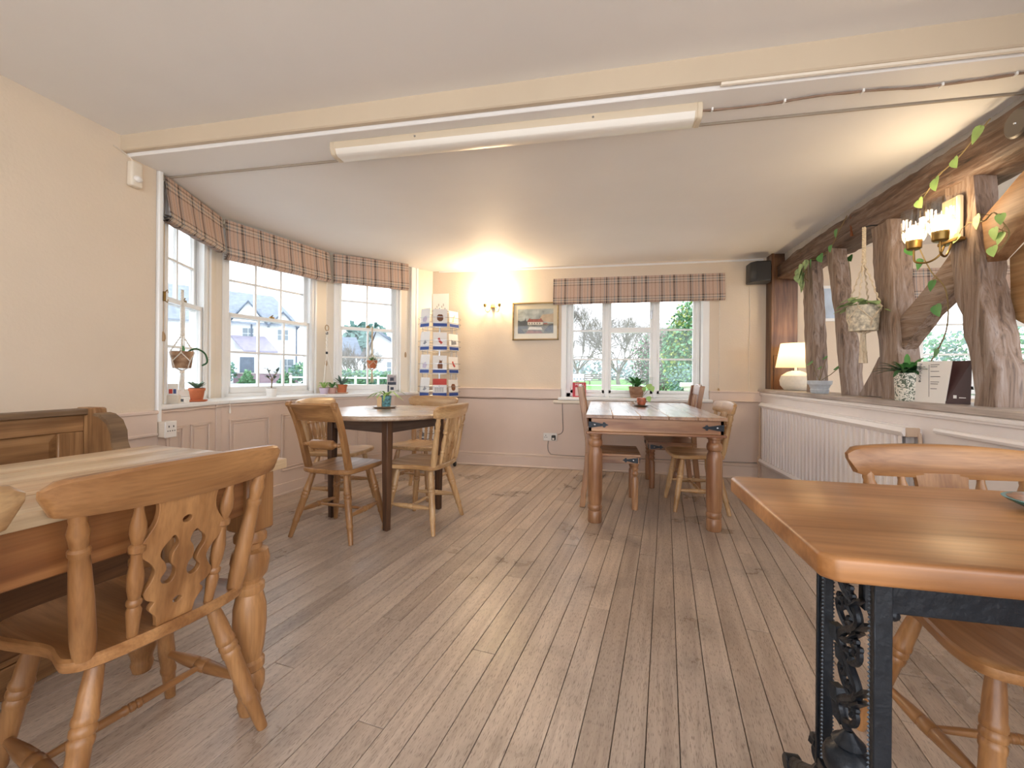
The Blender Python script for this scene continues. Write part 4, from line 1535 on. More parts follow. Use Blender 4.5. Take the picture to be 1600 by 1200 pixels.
# ---- motion sensor
ps = thing('motion_sensor', 'small white motion sensor high on the left wall', 'motion sensor', (-2.68, 2.045, 2.13))
MB().box(0, .045, -.032, .032, 0, .145).build('housing', OFFW, ps, bevel=0.012, bseg=3)
MB().sphere((.042, 0, .045), .024, 12, 8, .8).build('lens', WHITEP, ps)
MB().tube([(.01, 0, .145), (.008, -.01, .165), (.006, -.06, .185), (.004, -.10, .195)], .004, 6).build('cable', OFFW, ps)

# ---- double socket on the back wall with a black adaptor, and cables
sk = thing('wall_socket', 'white double socket with a black plug on the back wall', 'socket', (-0.545, 4.935, 0.31))
MB().box(-.078, .078, -.012, 0, 0, .088).build('faceplate', WHITEP, sk, bevel=0.004)
for dx in (-.05,):
    for (px, pz, w_, h_) in ((0, .060, .004, .010), (-.011, .040, .008, .004), (.011, .040, .008, .004)):
        MB().box(dx + px - w_, dx + px + w_, -.0125, -.0118, pz - h_ / 2, pz + h_ / 2).build('pin_slot', BLACKP, sk, smooth=0)
MB().box(.018, .062, -.055, -.012, .012, .066).build('plug', BLACKP, sk, bevel=0.006)
MB().box(.028, .052, -.0565, -.055, .018, .040).build('plug_label', PAPER, sk, smooth=0)
mb = MB().tube(smooth_poly([(-.455, 4.915, .385), (-.42, 4.92, .40), (-.40, 4.925, .44), (-.405, 4.927, .55), (-.41, 4.925, .72), (-.41, 4.90, .745)], 4, closed=False), .003, 6)
tag(mb.build('cable', BLACKP), 'thin black cable rising from socket to the back window sill', 'cable')
mb = MB().tube(smooth_poly([(-.565, 4.927, .31), (-.572, 4.927, .24), (-.55, 4.925, .175), (-.45, 4.9, .158), (0.2, 4.9, .155), (1.50, 4.9, .165), (1.555, 4.88, .17)], 5, closed=False), .005, 6)
tag(mb.build('cable', paint('grey_cable', '#9a9088', 0.5)), 'grey cable running along the top of the back skirting', 'cable')
ex = thing('extension_block', 'cream socket strip under the left end of the back sill', 'socket strip', (-0.44, 4.93, 0.735))
MB().box(-.075, .24, -.03, 0, 0, .038).build('body', OFFW, ex, bevel=0.012, bseg=3)
# box socket at the bay corner
sb = thing('wall_socket', 'white surface box socket below the bay sill at the left', 'socket', (-2.665, 2.20, 0.655), R_(0))
MB().box(-.01, .052, -.005, .06, 0, .095).build('back_box', OFFW, sb, smooth=0, bevel=0.003)
MB().box(-.03, .054, .06, .068, -.002, .097).build('side_plate', WHITEP, sb, bevel=0.003)
MB().box(.052, .064, -.008, .066, -.003, .098).build('faceplate', WHITEP, sb, bevel=0.003)
for yy in (.014, .044):
    MB().box(.0638, .0645, yy - .003, yy + .003, .060, .072).build('pin_slot', BLACKP, sb, smooth=0)
    for q in (-.007, .007):
        MB().box(.0638, .0645, yy + q - .003, yy + q + .003, .036, .042).build('pin_slot', BLACKP, sb, smooth=0)


# ---- wall light on the back wall
def emitter(name, col, strength):
    return paint(name, col, 0.5, 0.0, emit=col, estr=strength)


BULB = emitter('glowing_bulb', '#ffe3b5', 7.0)
wl = thing('wall_light', 'brass two-arm wall light glowing beside the picture', 'wall light', (-1.222, 4.95, 1.84))
MB().box(-.028, .028, -.022, 0, .0, .17).build('back_plate', wood('light_plate', '#9a7a52', '#c9a878', 'z', 0.4), wl, bevel=0.008, bseg=2)
MB().box(-.036, .036, -.026, 0, -.008, .006).build('plate_foot', BRASS, wl, bevel=0.003)
for s in (-1, 1):
    path = [(s * .028, -.02, .03), (s * .030, -.035, -.02), (s * .045, -.06, -.055), (s * .070, -.072, -.055), (s * .085, -.076, -.02), (s * .086, -.076, .0)]
    am = MB().tube(smooth_poly(path, 4, closed=False), .0045, 8).build('arm', BRASS, wl)
    MB().lathe((s * .086, -.076, -.002), (s * .086, -.076, .036), [(0, .010), (.2, .019), (.9, .020), (1, .015)], 12).build('cup', BRASS, wl)
    MB().lathe((s * .086, -.076, .036), (s * .086, -.076, .10), [(0, .009), (.25, .017), (.5, .017), (.8, .009), (1, .002)], 12).build('bulb', BULB, wl)
    ld = bpy.data.lights.new('wall_light_glow', 'POINT')
    ld.energy = 3.0
    ld.color = (1.0, .76, .48)
    ld.shadow_soft_size = .02
    lo = bpy.data.objects.new('wall_light_glow', ld)
    COL.objects.link(lo)
    lo.parent = wl
    lo.location = (s * .086, -.082, .128)

# ---- framed watercolour
pc = thing('framed_picture', 'framed watercolour of a red-roofed white house on back wall', 'picture', (-0.725, 4.945, 1.455))
hw, h = .265, .43
mb = MB()
for (a, b, c, d) in ((-hw, hw, 0, .016), (-hw, hw, h - .016, h), (-hw, -hw + .016, 0, h), (hw - .016, hw, 0, h)):
    mb.box(a, b, -.022, 0, c, d)
MB.build(mb, 'frame', wood('gilt_frame', '#8a7040', '#b59a62', 'x', 0.35), pc, smooth=0, bevel=0.003)
MB().box(-hw + .012, hw - .012, -.010, -.002, .012, h - .012).build('mount', paint('mount_card', '#d9cfb4', 0.8, 0.02), pc, smooth=0)
PICM = [paint('paint_sky', '#aeb4ae', 0.8, 0.35, 16), paint('paint_warm_sky', '#c9b496', 0.8, 0.15, 20), paint('paint_tree', '#4a4f4e', 0.8, 0.4, 40), paint('paint_white', '#dcd5c4', 0.8, 0.08, 40), paint('paint_roof', '#9c4f3e', 0.8, 0.25, 50), paint('paint_ground', '#6f6a58', 0.8, 0.5, 30), paint('paint_dark', '#3a3b3c', 0.8, 0.5, 30), paint('paint_red_earth', '#8a5844', 0.8, 0.4, 40)]
mb = MB()


def pp(i, pts, lay):
    mb.mat(i)
    mb.add([(x, -.0106 - lay * .0003, z) for x, z in pts], [tuple(range(len(pts)))])


x0, x1, z0, z1 = -.205, .205, .075, .355
pp(0, [(x0, z0), (x1, z0), (x1, z1), (x0, z1)], 0)
pp(1, [(.03, .22), (x1, .20), (x1, .30), (.08, .29)], 1)
pp(5, [(x0, z0), (x1, z0), (x1, .19), (.06, .185), (-.05, .175), (x0, .185)], 1)
pp(2, [(x0, .13), (-.09, .13), (-.085, .20), (-.11, .225), (-.115, .26), (-.125, .225), (-.17, .215), (x0, .225)], 2)
pp(3, [(-.09, .175), (.085, .175), (.085, .212), (-.09, .212)], 3)
pp(4, [(-.10, .208), (.095, .205), (.07, .24), (.062, .252), (.055, .24), (-.06, .240), (-.07, .252), (-.08, .238)], 4)
pp(4, [(.09, .18), (.14, .18), (.135, .195), (.095, .195)], 4)
pp(2, [(.10, .10), (x1, .085), (x1, .185), (.15, .165)], 2)
pp(3, [(-.09, .12), (.08, .115), (.07, .145), (-.07, .150)], 3)
pp(6, [(x0, z0), (-.12, z0), (-.15, .12), (x0, .14)], 3)
pp(7, [(-.12, z0), (.09, z0), (.06, .105), (-.08, .112)], 4)
for k in range(5):
    pp(6, [(-.075 + .03 * k, .182), (-.065 + .03 * k, .182), (-.065 + .03 * k, .198), (-.075 + .03 * k, .198)], 5)
mb.build('painting', PICM, pc, smooth=0)
glz = MB().box(-hw + .014, hw - .014, -.0165, -.0155, .014, h - .014).build('glazing', glass_mat('picture_glass', (.98, .98, .98)), pc, smooth=0)

# ---- white notice behind the card rack
nt_ = thing('wall_notice', 'white pinned notice on back wall above the card rack', 'notice', (-1.875, 4.945, 1.70))
MB().box(-.10, .10, -.004, 0, .09, .32).build('sheet', PAPER, nt_, smooth=0)
MB().box(-.10, .02, -.006, 0, .0, .085).build('sheet', PAPER, nt_, smooth=0)
mb = MB()
for k in range(7):
    x = -.07 + .02 * k
    mb.box(x, x + .012, -.0045, -.004, .13 + .02 * (k % 3), .15 + .025 * (k % 3))
mb.build('sketch', paint('notice_grey', '#b8b4ac', 0.8), nt_, smooth=0)


# ---- greeting card rack
def card_rack():
    c = Vector((-1.765, 4.63, 0))
    t = thing('card_rack', 'white wire spinner rack full of greeting cards', 'card rack', c)
    MB().tube([(0, 0, .08), (0, 0, 1.80)], .011, 10).build('pole', CHROME, t)
    for k in range(4):
        a = R_(45 + 90 * k)
        d = Vector((math.cos(a), math.sin(a), 0))
        b = MB().tube([Vector((0, 0, .085)), d * .20 + Vector((0, 0, .07))], .012, 8).build('base_arm', CHROME, t)
        p = d * .20
        MB().lathe(p + Vector((-.014, 0, .030)), p + Vector((.014, 0, .030)), [(0, .024), (.15, .030), (.85, .030), (1, .024)], 14).build('castor', BLACKP, b)
    for k in range(8):
        a = R_(22.5 + 45 * k)
        MB().tube([(math.cos(a) * .185, math.sin(a) * .185, .14), (math.cos(a) * .185, math.sin(a) * .185, 1.74)], .003, 5).build('upright_wire', CHROME, t)
    RW = MATS['wire_chrome']
    tiers = [1.56, 1.31, 1.06, .81, .56, .31]
    for z in tiers:
        for q, (zz, r) in enumerate(((z, .20), (z + .05, .235), (z + .11, .235))):
            ring = [(math.cos(2 * math.pi * i / 24) * r, math.sin(2 * math.pi * i / 24) * r, zz) for i in range(24)]
            MB().tube(ring, .0028, 5, closed=True).build('tier_ring', RW, t)
    ring = [(math.cos(2 * math.pi * i / 24) * .185, math.sin(2 * math.pi * i / 24) * .185, 1.74) for i in range(24)]
    MB().tube(ring, .003, 5, closed=True).build('top_ring', RW, t)
    # the cards, each a thing
    BR = paint('card_brown', '#7a4a2c', .6, .2)
    LV = paint('card_lilac', '#c6bccf', .6, .1)
    GN = paint('card_green', '#a9bd8a', .6, .2)
    RD = paint('card_red', '#c0453a', .6, .2)
    GY = paint('card_grey', '#8b8d92', .6, .3)
    CW = paint('card_white', '#e9e6e2', .6, .02)
    motif = {'dog': (BR, [(-.03, .075), (-.036, .11), (-.02, .135), (.02, .135), (.036, .11), (.03, .075), (.012, .06), (-.012, .06)]),
             'horse': (BR, [(-.022, .05), (.028, .05), (.030, .09), (.022, .12), (.028, .145), (.016, .135), (-.004, .145), (-.006, .125), (-.024, .09)]),
             'flowers': (LV, [(-.035, .06), (.02, .055), (.035, .09), (.015, .125), (-.015, .115), (-.038, .095)]),
             'stripes': (GY, [(-.042, .06), (.042, .07), (.040, .11), (-.01, .10), (-.04, .118)]),
             'bird': (GY, [(-.03, .07), (.0, .062), (.034, .085), (.015, .092), (.0, .118), (-.012, .09)]),
             'bouquet': (RD, [(-.025, .125), (-.005, .135), (.01, .10), (.03, .08), (.012, .062), (-.012, .088)]),
             'branch': (GN, [(-.03, .055), (-.012, .06), (.0, .10), (.024, .135), (.012, .138), (-.012, .11)])}
    names = {'dog': 'brown dog', 'horse': 'brown horse', 'flowers': 'lilac flowers', 'stripes': 'grey stripes', 'bird': 'grey bird', 'bouquet': 'red bouquet', 'branch': 'green branch'}
    grid = [['bird', 'flowers', 'dog', 'branch', 'branch'], ['flowers', 'bird', 'bouquet', 'stripes', 'branch'], ['bird', 'flowers', 'horse', 'bouquet', 'flowers'], ['stripes', 'bird', 'zebra', 'dog', 'flowers'], ['bird', 'flowers', 'branch', 'bird', 'stripes'], ['flowers', 'stripes', 'bird', 'branch', 'bird']]
    row_names = ['top row', 'second row', 'third row', 'fourth row', 'fifth row', 'bottom row']
    col_names = ['far left side', 'left face', 'front face', 'right face', 'far right side']
    angs = [-165, -118, -68, -22, 22]
    for i, z in enumerate(tiers):
        for j, a in enumerate(angs):
            kind = grid[i][j]
            d = Vector((math.cos(R_(a)), math.sin(R_(a)), 0))
            hwid = .074
            tall = .180 + .012 * ((i * 3 + j * 5) % 3)
            mb = MB().mat(0).box(-hwid, hwid, 0, .004, 0, tall)
            mats = [CW, CARDBLUE]
            mb.mat(1).box(-hwid, hwid, -.0006, 0, 0.004, .038)
            if kind == 'zebra':
                mats += [RD, GY]
                mb.mat(2).box(-hwid, hwid, -.0006, 0, .125, tall)
                for q in range(5):
                    mb.mat(3).box(-.05 + .02 * q, -.042 + .02 * q, -.0006, 0, .05, .115 - .008 * abs(q - 2))
                nm = 'grey zebra stripes'
            else:
                mm, poly = motif[kind]
                mats += [mm]
                mb.mat(2).add([(x, -.0008, zz) for x, zz in poly], [tuple(range(len(poly)))])
                nm = names[kind]
            o = mb.build('greeting_card', mats, None, smooth=0)
            tag(o, 'card with %s, blue foot, %s of rack, %s' % (nm, row_names[i], col_names[j]), 'greeting card', 'greeting cards in the spinner rack')
            o.location = c + d * .216 + Vector((0, 0, z + .006))
            o.rotation_euler = (R_(-5), 0, R_(a + 90))


card_rack()

# ---- radiator under the ledge
rd = thing('radiator', 'long double-panel ribbed radiator under the ledge', 'radiator', (1.56, 2.63, 0.20))
LR, HR = 2.08, .60
n = 34
for pi, xx in enumerate((0.0, .055)):
    rows = []
    for i in range(n):
        y = .02 + (LR - .04) * i / n
        st = (LR - .04) / n
        for (f, dx) in ((0, 0), (.46, 0), (.54, .022), (.92, .022)):
            rows.append([(xx + dx, y + f * st, .035), (xx + dx * .3, y + f * st, .02), (xx + dx, y + f * st, .07), (xx + dx, y + f * st, HR - .07), (xx + dx * .3, y + f * st, HR - .035)][2:5] if False else [(xx + dx * .2, y + f * st, .035), (xx + dx, y + f * st, .06), (xx + dx, y + f * st, HR - .06), (xx + dx * .2, y + f * st, HR - .035)])
    MB().grid(rows).build('ribbed_panel', RADW, rd, smooth=0)
    for z in (.025, HR - .025):
        MB().lathe((xx + .010, 0, z), (xx + .010, LR, z), [(0, .024), (.003, .027), (.997, .027), (1, .024)], 6).build('header_rail', RADW, rd, smooth=0)
MB().box(.005, .07, -.006, .01, HR - .05, HR - .002).build('end_block', paint('pipe_cream', '#cbb39c', 0.5), rd, bevel=0.004)
MB().tube([(.01, LR + .03, .03), (.01, LR + .03, .40), (.01, LR + .03, .55)], .010, 8).build('pipe', paint('pipe_cream', '#cbb39c', 0.5), rd)
MB().tube([(.01, LR - .02, .03), (.01, LR + .05, .03), (.01, LR + .05, -.195)], .010, 8).build('pipe', paint('pipe_cream', '#cbb39c', 0.5), rd)
MB().lathe((.01, LR + .05, -.02), (.01, LR + .05, .06), [(0, .012), (.2, .02), (.7, .02), (1, .012)], 10).build('valve', paint('pipe_cream', '#cbb39c', 0.5), rd)
for yy in (.35, LR - .35):
    MB().box(.055, .082, yy - .015, yy + .015, .1, HR - .1).build('wall_bracket', RADW, rd, smooth=0)
MB().tube([(.065, -.002, HR - .03), (.065, -.01, HR - .06), (.065, -.01, -.195)], .009, 8).build('pipe', paint('pipe_cream', '#cbb39c', 0.5), rd)
tag(MB().tube([(1.618, 2.50, .80), (1.618, -0.6, .80)], .016, 8).build('heating_pipe', RADW), 'white heating pipe running along low wall from radiator', 'pipe')
tag(MB().tube([(1.60, 4.885, .80), (1.20, 4.9, .80)], .008, 8).build('heating_pipe', TAUPE), 'taupe pipe on the back wall beside the radiator', 'pipe')

# ---- loudspeaker on the corner post
sp_ = thing('loudspeaker', 'black loudspeaker bracketed to the corner post', 'loudspeaker', (1.558, 4.80, 2.0))
pl = [(-.09, -.06), (-.045, -.115), (.08, -.115), (.11, -.03), (.11, .07), (-.09, .07)]
MB().prism(pl, 0, .20).build('cabinet', BLACKP, sp_, bevel=0.006)
MB().add([(-.048, -.1165, .012), (.082, -.1165, .012), (.082, -.1165, .188), (-.048, -.1165, .188)], [(0, 1, 2, 3)]).build('grille', paint('speaker_cloth', '#3a3836', 0.9, 0.2, 200), sp_, smooth=0)
MB().box(.10, .128, .0, .04, .07, .13).build('bracket', BLACKP, sp_, smooth=0)
tag(MB().tube([(1.53, 4.944, 2.0), (1.535, 4.944, 1.7), (1.528, 4.944, 1.3), (1.533, 4.944, .905)], .004, 6).build('cable', OFFW), 'painted speaker cable running down the back wall', 'cable')

# ---- table lamp on the ledge
lp = thing('table_lamp', 'lit cream table lamp with a pebble base on the ledge', 'lamp', (1.80, 4.52, 0.93))
MB().lathe((0, 0, 0), (0, 0, .185), [(0, .075), (.04, .095), (.25, .125), (.5, .132), (.75, .118), (.93, .07), (1, .03)], 24).build('base', CERAM, lp)
MB().lathe((0, 0, .185), (0, 0, .225), [(0, .012), (1, .010)], 10).build('stem', WHITEP, lp)
shade_m = bpy.data.materials.new('linen_shade')
shade_m.use_nodes = True
_nt = shade_m.node_tree
_nt.nodes.clear()
_o = _nt.nodes.new('ShaderNodeOutputMaterial')
_d = _nt.nodes.new('ShaderNodeBsdfDiffuse')
_t = _nt.nodes.new('ShaderNodeBsdfTranslucent')
_n = _nt.nodes.new('ShaderNodeTexNoise')
_n.inputs['Scale'].default_value = 120
_cc = ramp(_nt, _n.outputs[0], [(.3, lin('#e6d6bc')), (.7, lin('#f6ead6'))])
_nt.links.new(_cc, _d.inputs[0])
_nt.links.new(_cc, _t.inputs[0])
_m = _nt.nodes.new('ShaderNodeMixShader')
_m.inputs[0].default_value = .5
_nt.links.new(_d.outputs[0], _m.inputs[1])
_nt.links.new(_t.outputs[0], _m.inputs[2])
_nt.links.new(_m.outputs[0], _o.inputs[0])
MB().lathe((0, 0, .215), (0, 0, .44), [(0, .165), (1, .125)], 32, caps=False).build('lamp_shade', shade_m, lp)
MB().sphere((0, 0, .31), .03, 12, 8).build('bulb', BULB, lp)
ld = bpy.data.lights.new('lamp_glow', 'POINT')
ld.energy = 1.3
ld.color = (1, .74, .42)
ld.shadow_soft_size = .03
lo = bpy.data.objects.new('lamp_glow', ld)
COL.objects.link(lo)
lo.parent = lp
lo.location = (0, 0, .345)

# ---- two-shade wall light on the fourth post
FLUTE = glass_mat('fluted_glass', (.86, .85, .80), 0.16)
w2 = thing('wall_light', 'twin wall light with fluted glass shades on the timber post', 'wall light', (1.73, 2.555, 1.74))
MB().box(-.028, 0, -.055, .055, 0, .215).build('back_plate', wood('pale_plate', '#c9b596', '#e2d2b6', 'z', 0.4), w2, bevel=0.008)
MB().box(-.04, 0, -.062, .062, -.012, .006).build('plate_foot', BRASS, w2, bevel=0.003)
for (yy, zz) in ((.105, -.005), (-.075, -.015)):
    path = [(-.02, yy * .25, .02), (-.045, yy * .3, -.055), (-.075, yy * .6, -.085), (-.11, yy * .95, -.075), (-.115, yy, -.04), (-.115, yy, zz)]
    MB().tube(smooth_poly(path, 4, closed=False), .005, 8).build('arm', BRASS, w2)
    MB().lathe((-.115, yy, zz - .004), (-.115, yy, zz + .044), [(0, .024), (.15, .032), (1, .034)], 16).build('cup', BRASS, w2)
    nn = 40
    rows = []
    for (z, r) in ((zz + .036, .034), (zz + .06, .046), (zz + .10, .050), (zz + .20, .050)):
        rows.append([(-.115 + (r + (.0028 if k % 2 else 0)) * math.cos(2 * math.pi * k / nn), yy + (r + (.0028 if k % 2 else 0)) * math.sin(2 * math.pi * k / nn), z) for k in range(nn)])
    MB().grid(rows, closed=True).build('glass_shade', FLUTE, w2, smooth=20)
    MB().lathe((-.115, yy, zz + .040), (-.115, yy, zz + .125), [(0, .016), (.2, .030), (.5, .038), (.8, .028), (1, .006)], 14).build('bulb', BULB, w2)
    ld = bpy.data.lights.new('wall_light_glow', 'POINT')
    ld.energy = 0.6
    ld.color = (1.0, .78, .52)
    ld.shadow_soft_size = .03
    lo = bpy.data.objects.new('wall_light_glow', ld)
    COL.objects.link(lo)
    lo.parent = w2
    lo.location = (-.115, yy, zz + .16)
dk = thing('ceiling_disc', 'dark round disc fitting fixed high on the head beam', 'fitting', (1.70, 2.205, 2.13))
MB().lathe((0, 0, 0), (.022, 0, 0), [(0, .052), (.3, .060), (1, .060)], 24).build('disc', paint('dull_steel', '#6d665f', .4, .1, metal=.6), dk)
MB().lathe((-.004, 0, 0), (0, 0, 0), [(0, .004), (1, .006)], 8).build('screw', CHROME, dk)


# ---- plants
def leaf_shape(mb, p, d, up, L, wd, droop=0.3, n=5, fold=.25):
    """pointed leaf with midrib fold; d direction, up approx normal"""
    p, d, up = Vector(p), Vector(d).normalized(), Vector(up)
    s = d.cross(up)
    if s.length < 1e-4:
        s = Vector((1, 0, 0))
    s.normalize()
    nrm = s.cross(d).normalized()
    rows = []
    for i in range(n + 1):
        u = i / n
        c = p + d * (L * u) - Vector((0, 0, 1)) * (droop * L * u * u)
        h = wd * (math.sin(math.pi * min(1, u * .92 + .06)) ** .8) * .5 + .0006
        rows.append([c - s * h + nrm * h * fold, c, c + s * h + nrm * h * fold])
    mb.grid(rows)


def heart(mb, p, d, nrm, L):
    p, d, nrm = Vector(p), Vector(d).normalized(), Vector(nrm).normalized()
    s = d.cross(nrm).normalized()
    half = [(0.0, -.02), (.20, -.10), (.42, .02), (.46, .25), (.34, .55), (.16, .82), (0.0, 1.0)]
    a = [p + s * (x * L) + d * (y * L) + nrm * (abs(x) * .18 * L) for x, y in half]
    b = [p - s * (x * L) + d * (y * L) + nrm * (abs(x) * .18 * L) for x, y in half]
    mb.grid([[a[i], p + d * (half[i][1] * L), b[i]] for i in range(len(half))])


def pot(t, r0, r1, h, mat, rim=True, z=0):
    prof = [(0, r0 * .96), (.03, r0), (.78, r0 + (r1 - r0) * .85)]
    prof += [(.79, r1 * 1.04), (1, r1 * 1.07)] if rim else [(1, r1)]
    p = MB().lathe((0, 0, z), (0, 0, z + h), prof, 24).build('pot', mat, t)
    MB().lathe((0, 0, z + h - .004), (0, 0, z + h + .002), [(0, r1 * .93), (1, r1 * .92)], 20).build('soil', SOIL, t)
    return p


def fronds(t, z, n, L, wd, mat, seed, spread=1.0, droop=.6, name='leaf', up=.9):
    r = random.Random(seed)
    for k in range(n):
        a = 2 * math.pi * k / n + r.uniform(-.3, .3)
        d = Vector((math.cos(a) * spread, math.sin(a) * spread, up * r.uniform(.6, 1.3)))
        mb = MB()
        leaf_shape(mb, (math.cos(a) * .01, math.sin(a) * .01, z), d, (0, 0, 1), L * r.uniform(.7, 1.15), wd, droop * r.uniform(.6, 1.3), 7)
        mb.build(name, mat, t)


def macrame(t, ztop, r, zr, zb, rope, n=4, knotz=None, thick=.004, braid=True):
    """hanger: cord from ztop to a knot, then n cords to rim radius r at height zr, gathering at zb with a tassel"""
    k = knotz
    c = MB()
    if braid:
        for ph in range(3):
            pts = []
            m = 40
            for i in range(m + 1):
                z = ztop + (k - ztop) * i / m
                a = i * .9 + ph * 2.094
                pts.append((thick * 1.1 * math.cos(a), thick * 1.1 * math.sin(a), z))
            c.tube(pts, thick * .9, 6)
    else:
        c.tube([(0, 0, ztop), (0, 0, k)], thick, 6)
    c.sphere((0, 0, k), thick * 2.6, 8, 6)
    c.build('hanging_cord', rope, t)
    for q in range(n):
        a = 2 * math.pi * (q + .5) / n
        b = MB()
        pts = []
        for i in range(25):
            u = i / 24
            z = k + (zr - k) * u
            rr = r * u
            w_ = thick * .5 * math.sin(i * 1.9)
            pts.append((math.cos(a) * rr + w_, math.sin(a) * rr - w_, z))
        b.tube(pts, [thick * (.8 + .25 * math.sin(i * 1.9)) for i in range(25)], 6)
        # net under the pot
        a2 = 2 * math.pi * (q + 1) / n
        for aa in (a + math.pi / n, a - math.pi / n):
            b.tube([(math.cos(a) * r, math.sin(a) * r, zr), (math.cos(aa) * r * 1.0, math.sin(aa) * r * 1.0, zr + (zb - zr) * .5), (math.cos(aa) * r * .75, math.sin(aa) * r * .75, zr + (zb - zr) * .88), (0, 0, zb - .01)], thick * .7, 6)
        b.build('hanging_cord', rope, t)
    ts = MB().sphere((0, 0, zb - .015), thick * 2.6, 8, 6)
    r_ = random.Random(3)
    for q in range(12):
        a = q * .52
        ts.tube([(0, 0, zb - .015), (math.cos(a) * .008, math.sin(a) * .008, zb - .06), (math.cos(a) * .016 + r_.uniform(-.004, .004), math.sin(a) * .016, zb - .13 + r_.uniform(-.02, .02))], thick * .55, 5)
    ts.build('tassel', rope, t)


# bay sill, left window: hanging pot and things on the sill
SZ = SILL
t = thing('hanging_planter', 'macrame hung brown pot with a trailing succulent, leftmost bay window', 'planter', (-2.80, 2.47, 0))
p_ = MB().lathe((0, 0, 1.085), (0, 0, 1.20), [(0, .050), (.04, .053), (.96, .066), (1, .064)], 24).build('pot', wood('striped_pot', '#9c7456', '#cdaa88', 'x', 0.6, 1.5), t)
MB().lathe((0, 0, 1.192), (0, 0, 1.197), [(0, .06), (1, .06)], 20).build('soil', SOIL, t)
macrame(t, 1.62, .068, 1.19, 1.075, ROPEW, 4, 1.315, .005)
mb = MB().tube(smooth_poly([(.03, .02, 1.20), (.06, .05, 1.22), (.09, .09, 1.19), (.10, .10, 1.13), (.075, .085, 1.105)], 4, closed=False), .006, 6)
for k in range(12):
    u = k / 11
    c_ = smooth_poly([(.03, .02, 1.20), (.06, .05, 1.22), (.09, .09, 1.19), (.10, .10, 1.13), (.075, .085, 1.105)], 4, closed=False)
    q = c_[min(len(c_) - 1, int(u * (len(c_) - 1)))]
    leaf_shape(mb, q, (math.sin(k), math.cos(k * 1.7), .4), (0, 0, 1), .022, .012, .2, 3)
mb.build('trailing_stem', LEAFD, t)
for k in range(5):
    mb = MB()
    leaf_shape(mb, (-.02 + .01 * k, 0, 1.195), (.3 - .15 * k, .1, 1), (0, 1, 0), .05, .014, .1, 4)
    mb.build('leaf', LEAF, t)
t = thing('potted_succulent', 'terracotta pot of succulent on a saucer, leftmost bay sill', 'potted plant', (-2.80, 2.585, SZ))
MB().lathe((0, 0, 0), (0, 0, .012), [(0, .050), (.3, .062), (1, .066)], 24).build('saucer', TERRA, t)
pot(t, .036, .048, .085, TERRA, True, .010)
fronds(t, .095, 18, .065, .024, paint('succulent', '#6f8a72', .5, .2), 4, .8, .1)
t = thing('small_white_box', 'tiny white printed box on the leftmost bay sill', 'box', (-2.775, 2.47, SZ))
MB().box(-.022, .022, -.018, .018, 0, .034).build('carton', PAPER, t, bevel=.002)
MB().box(-.012, .012, -.0186, -.018, .008, .026).build('print', GLOSSW if False else paint('print_grey', '#6b7078', .6), t, smooth=0)
t = thing('leaflet_stand', 'pale leaflet holder by the jamb on the leftmost bay sill', 'leaflet holder', (-2.80, 2.375, SZ), R_(20))
MB().box(-.005, .07, -.015, .015, 0, .055).build('holder', OFFW, t, bevel=.003)
MB().box(.0, .06, -.006, .002, .05, .13).build('leaflet', PAPER, t, smooth=0)
MB().box(.008, .03, -.0066, -.006, .065, .095).build('print', paint('card_red', '#c0453a', .6, .2), t, smooth=0)
MB().box(.034, .052, -.0066, -.006, .065, .095).build('print', paint('print_blue', '#4a5b8a', .6, .2), t, smooth=0)
# middle window
t = thing('potted_sapling', 'little branching plant in a white pot, middle bay sill', 'potted plant', (-2.80, 3.30, SZ))
pot(t, .038, .043, .075, WHITEP, False)
mb = MB().tube([(0, 0, .07), (.004, 0, .12), (0, .004, .16)], .005, 6)
br_ = [((0, .004, .16), (.0, -.05, .24)), ((0, .004, .15), (.02, .06, .23)), ((.002, 0, .13), (.0, .045, .17)), ((0, 0, .14), (0, -.05, .175))]
for a_, b_ in br_:
    mb.tube([a_, b_], .003, 5)
mb.build('stem', STEMB, t)
r_ = random.Random(8)
for a_, b_ in br_:
    for k in range(6):
        mb = MB()
        q = Vector(a_).lerp(Vector(b_), .5 + .1 * k)
        leaf_shape(mb, q, (r_.uniform(-1, 1), r_.uniform(-1, 1), r_.uniform(0, 1)), (0, 0, 1), .042, .022, .1, 3)
        mb.build('leaf', paint('grey_green_leaf', '#5d7468', .5, .2), t)
# corner between middle and right windows: ring hanger with two spider plants
t = thing('ring_plant_hanger', 'white rope hanger on a wooden ring by the bay post', 'plant hanger', (-2.735, 3.985, 0))
ring = [(0, .028 * math.cos(2 * math.pi * k / 24), 1.52 + .028 * math.sin(2 * math.pi * k / 24)) for k in range(24)]
MB().tube(ring, .005, 8, closed=True).build('ring', wood('acorn_wood', '#b08f68', '#d3b48c', 'z'), t)
for ph in range(2):
    MB().tube([(.006 * math.cos(i * .8 + ph * 3.14), .008 * math.sin(i * .8 + ph * 3.14), 1.49 - .22 * i / 24) for i in range(25)], .005, 6).build('rope', ROPEW, t)
for z in (1.465, 1.265):
    MB().lathe((0, 0, z - .012), (0, 0, z + .012), [(0, .011), (1, .011)], 10).build('binding', BLACKP, t)
for (dx, dy) in ((.02, -.07), (.06, .03), (0, -.05)):
    MB().tube([(0, 0, 1.26), (dx * .6, dy * .6, 1.1), (dx, dy, .94)], .0035, 6).build('rope', ROPEW, t)
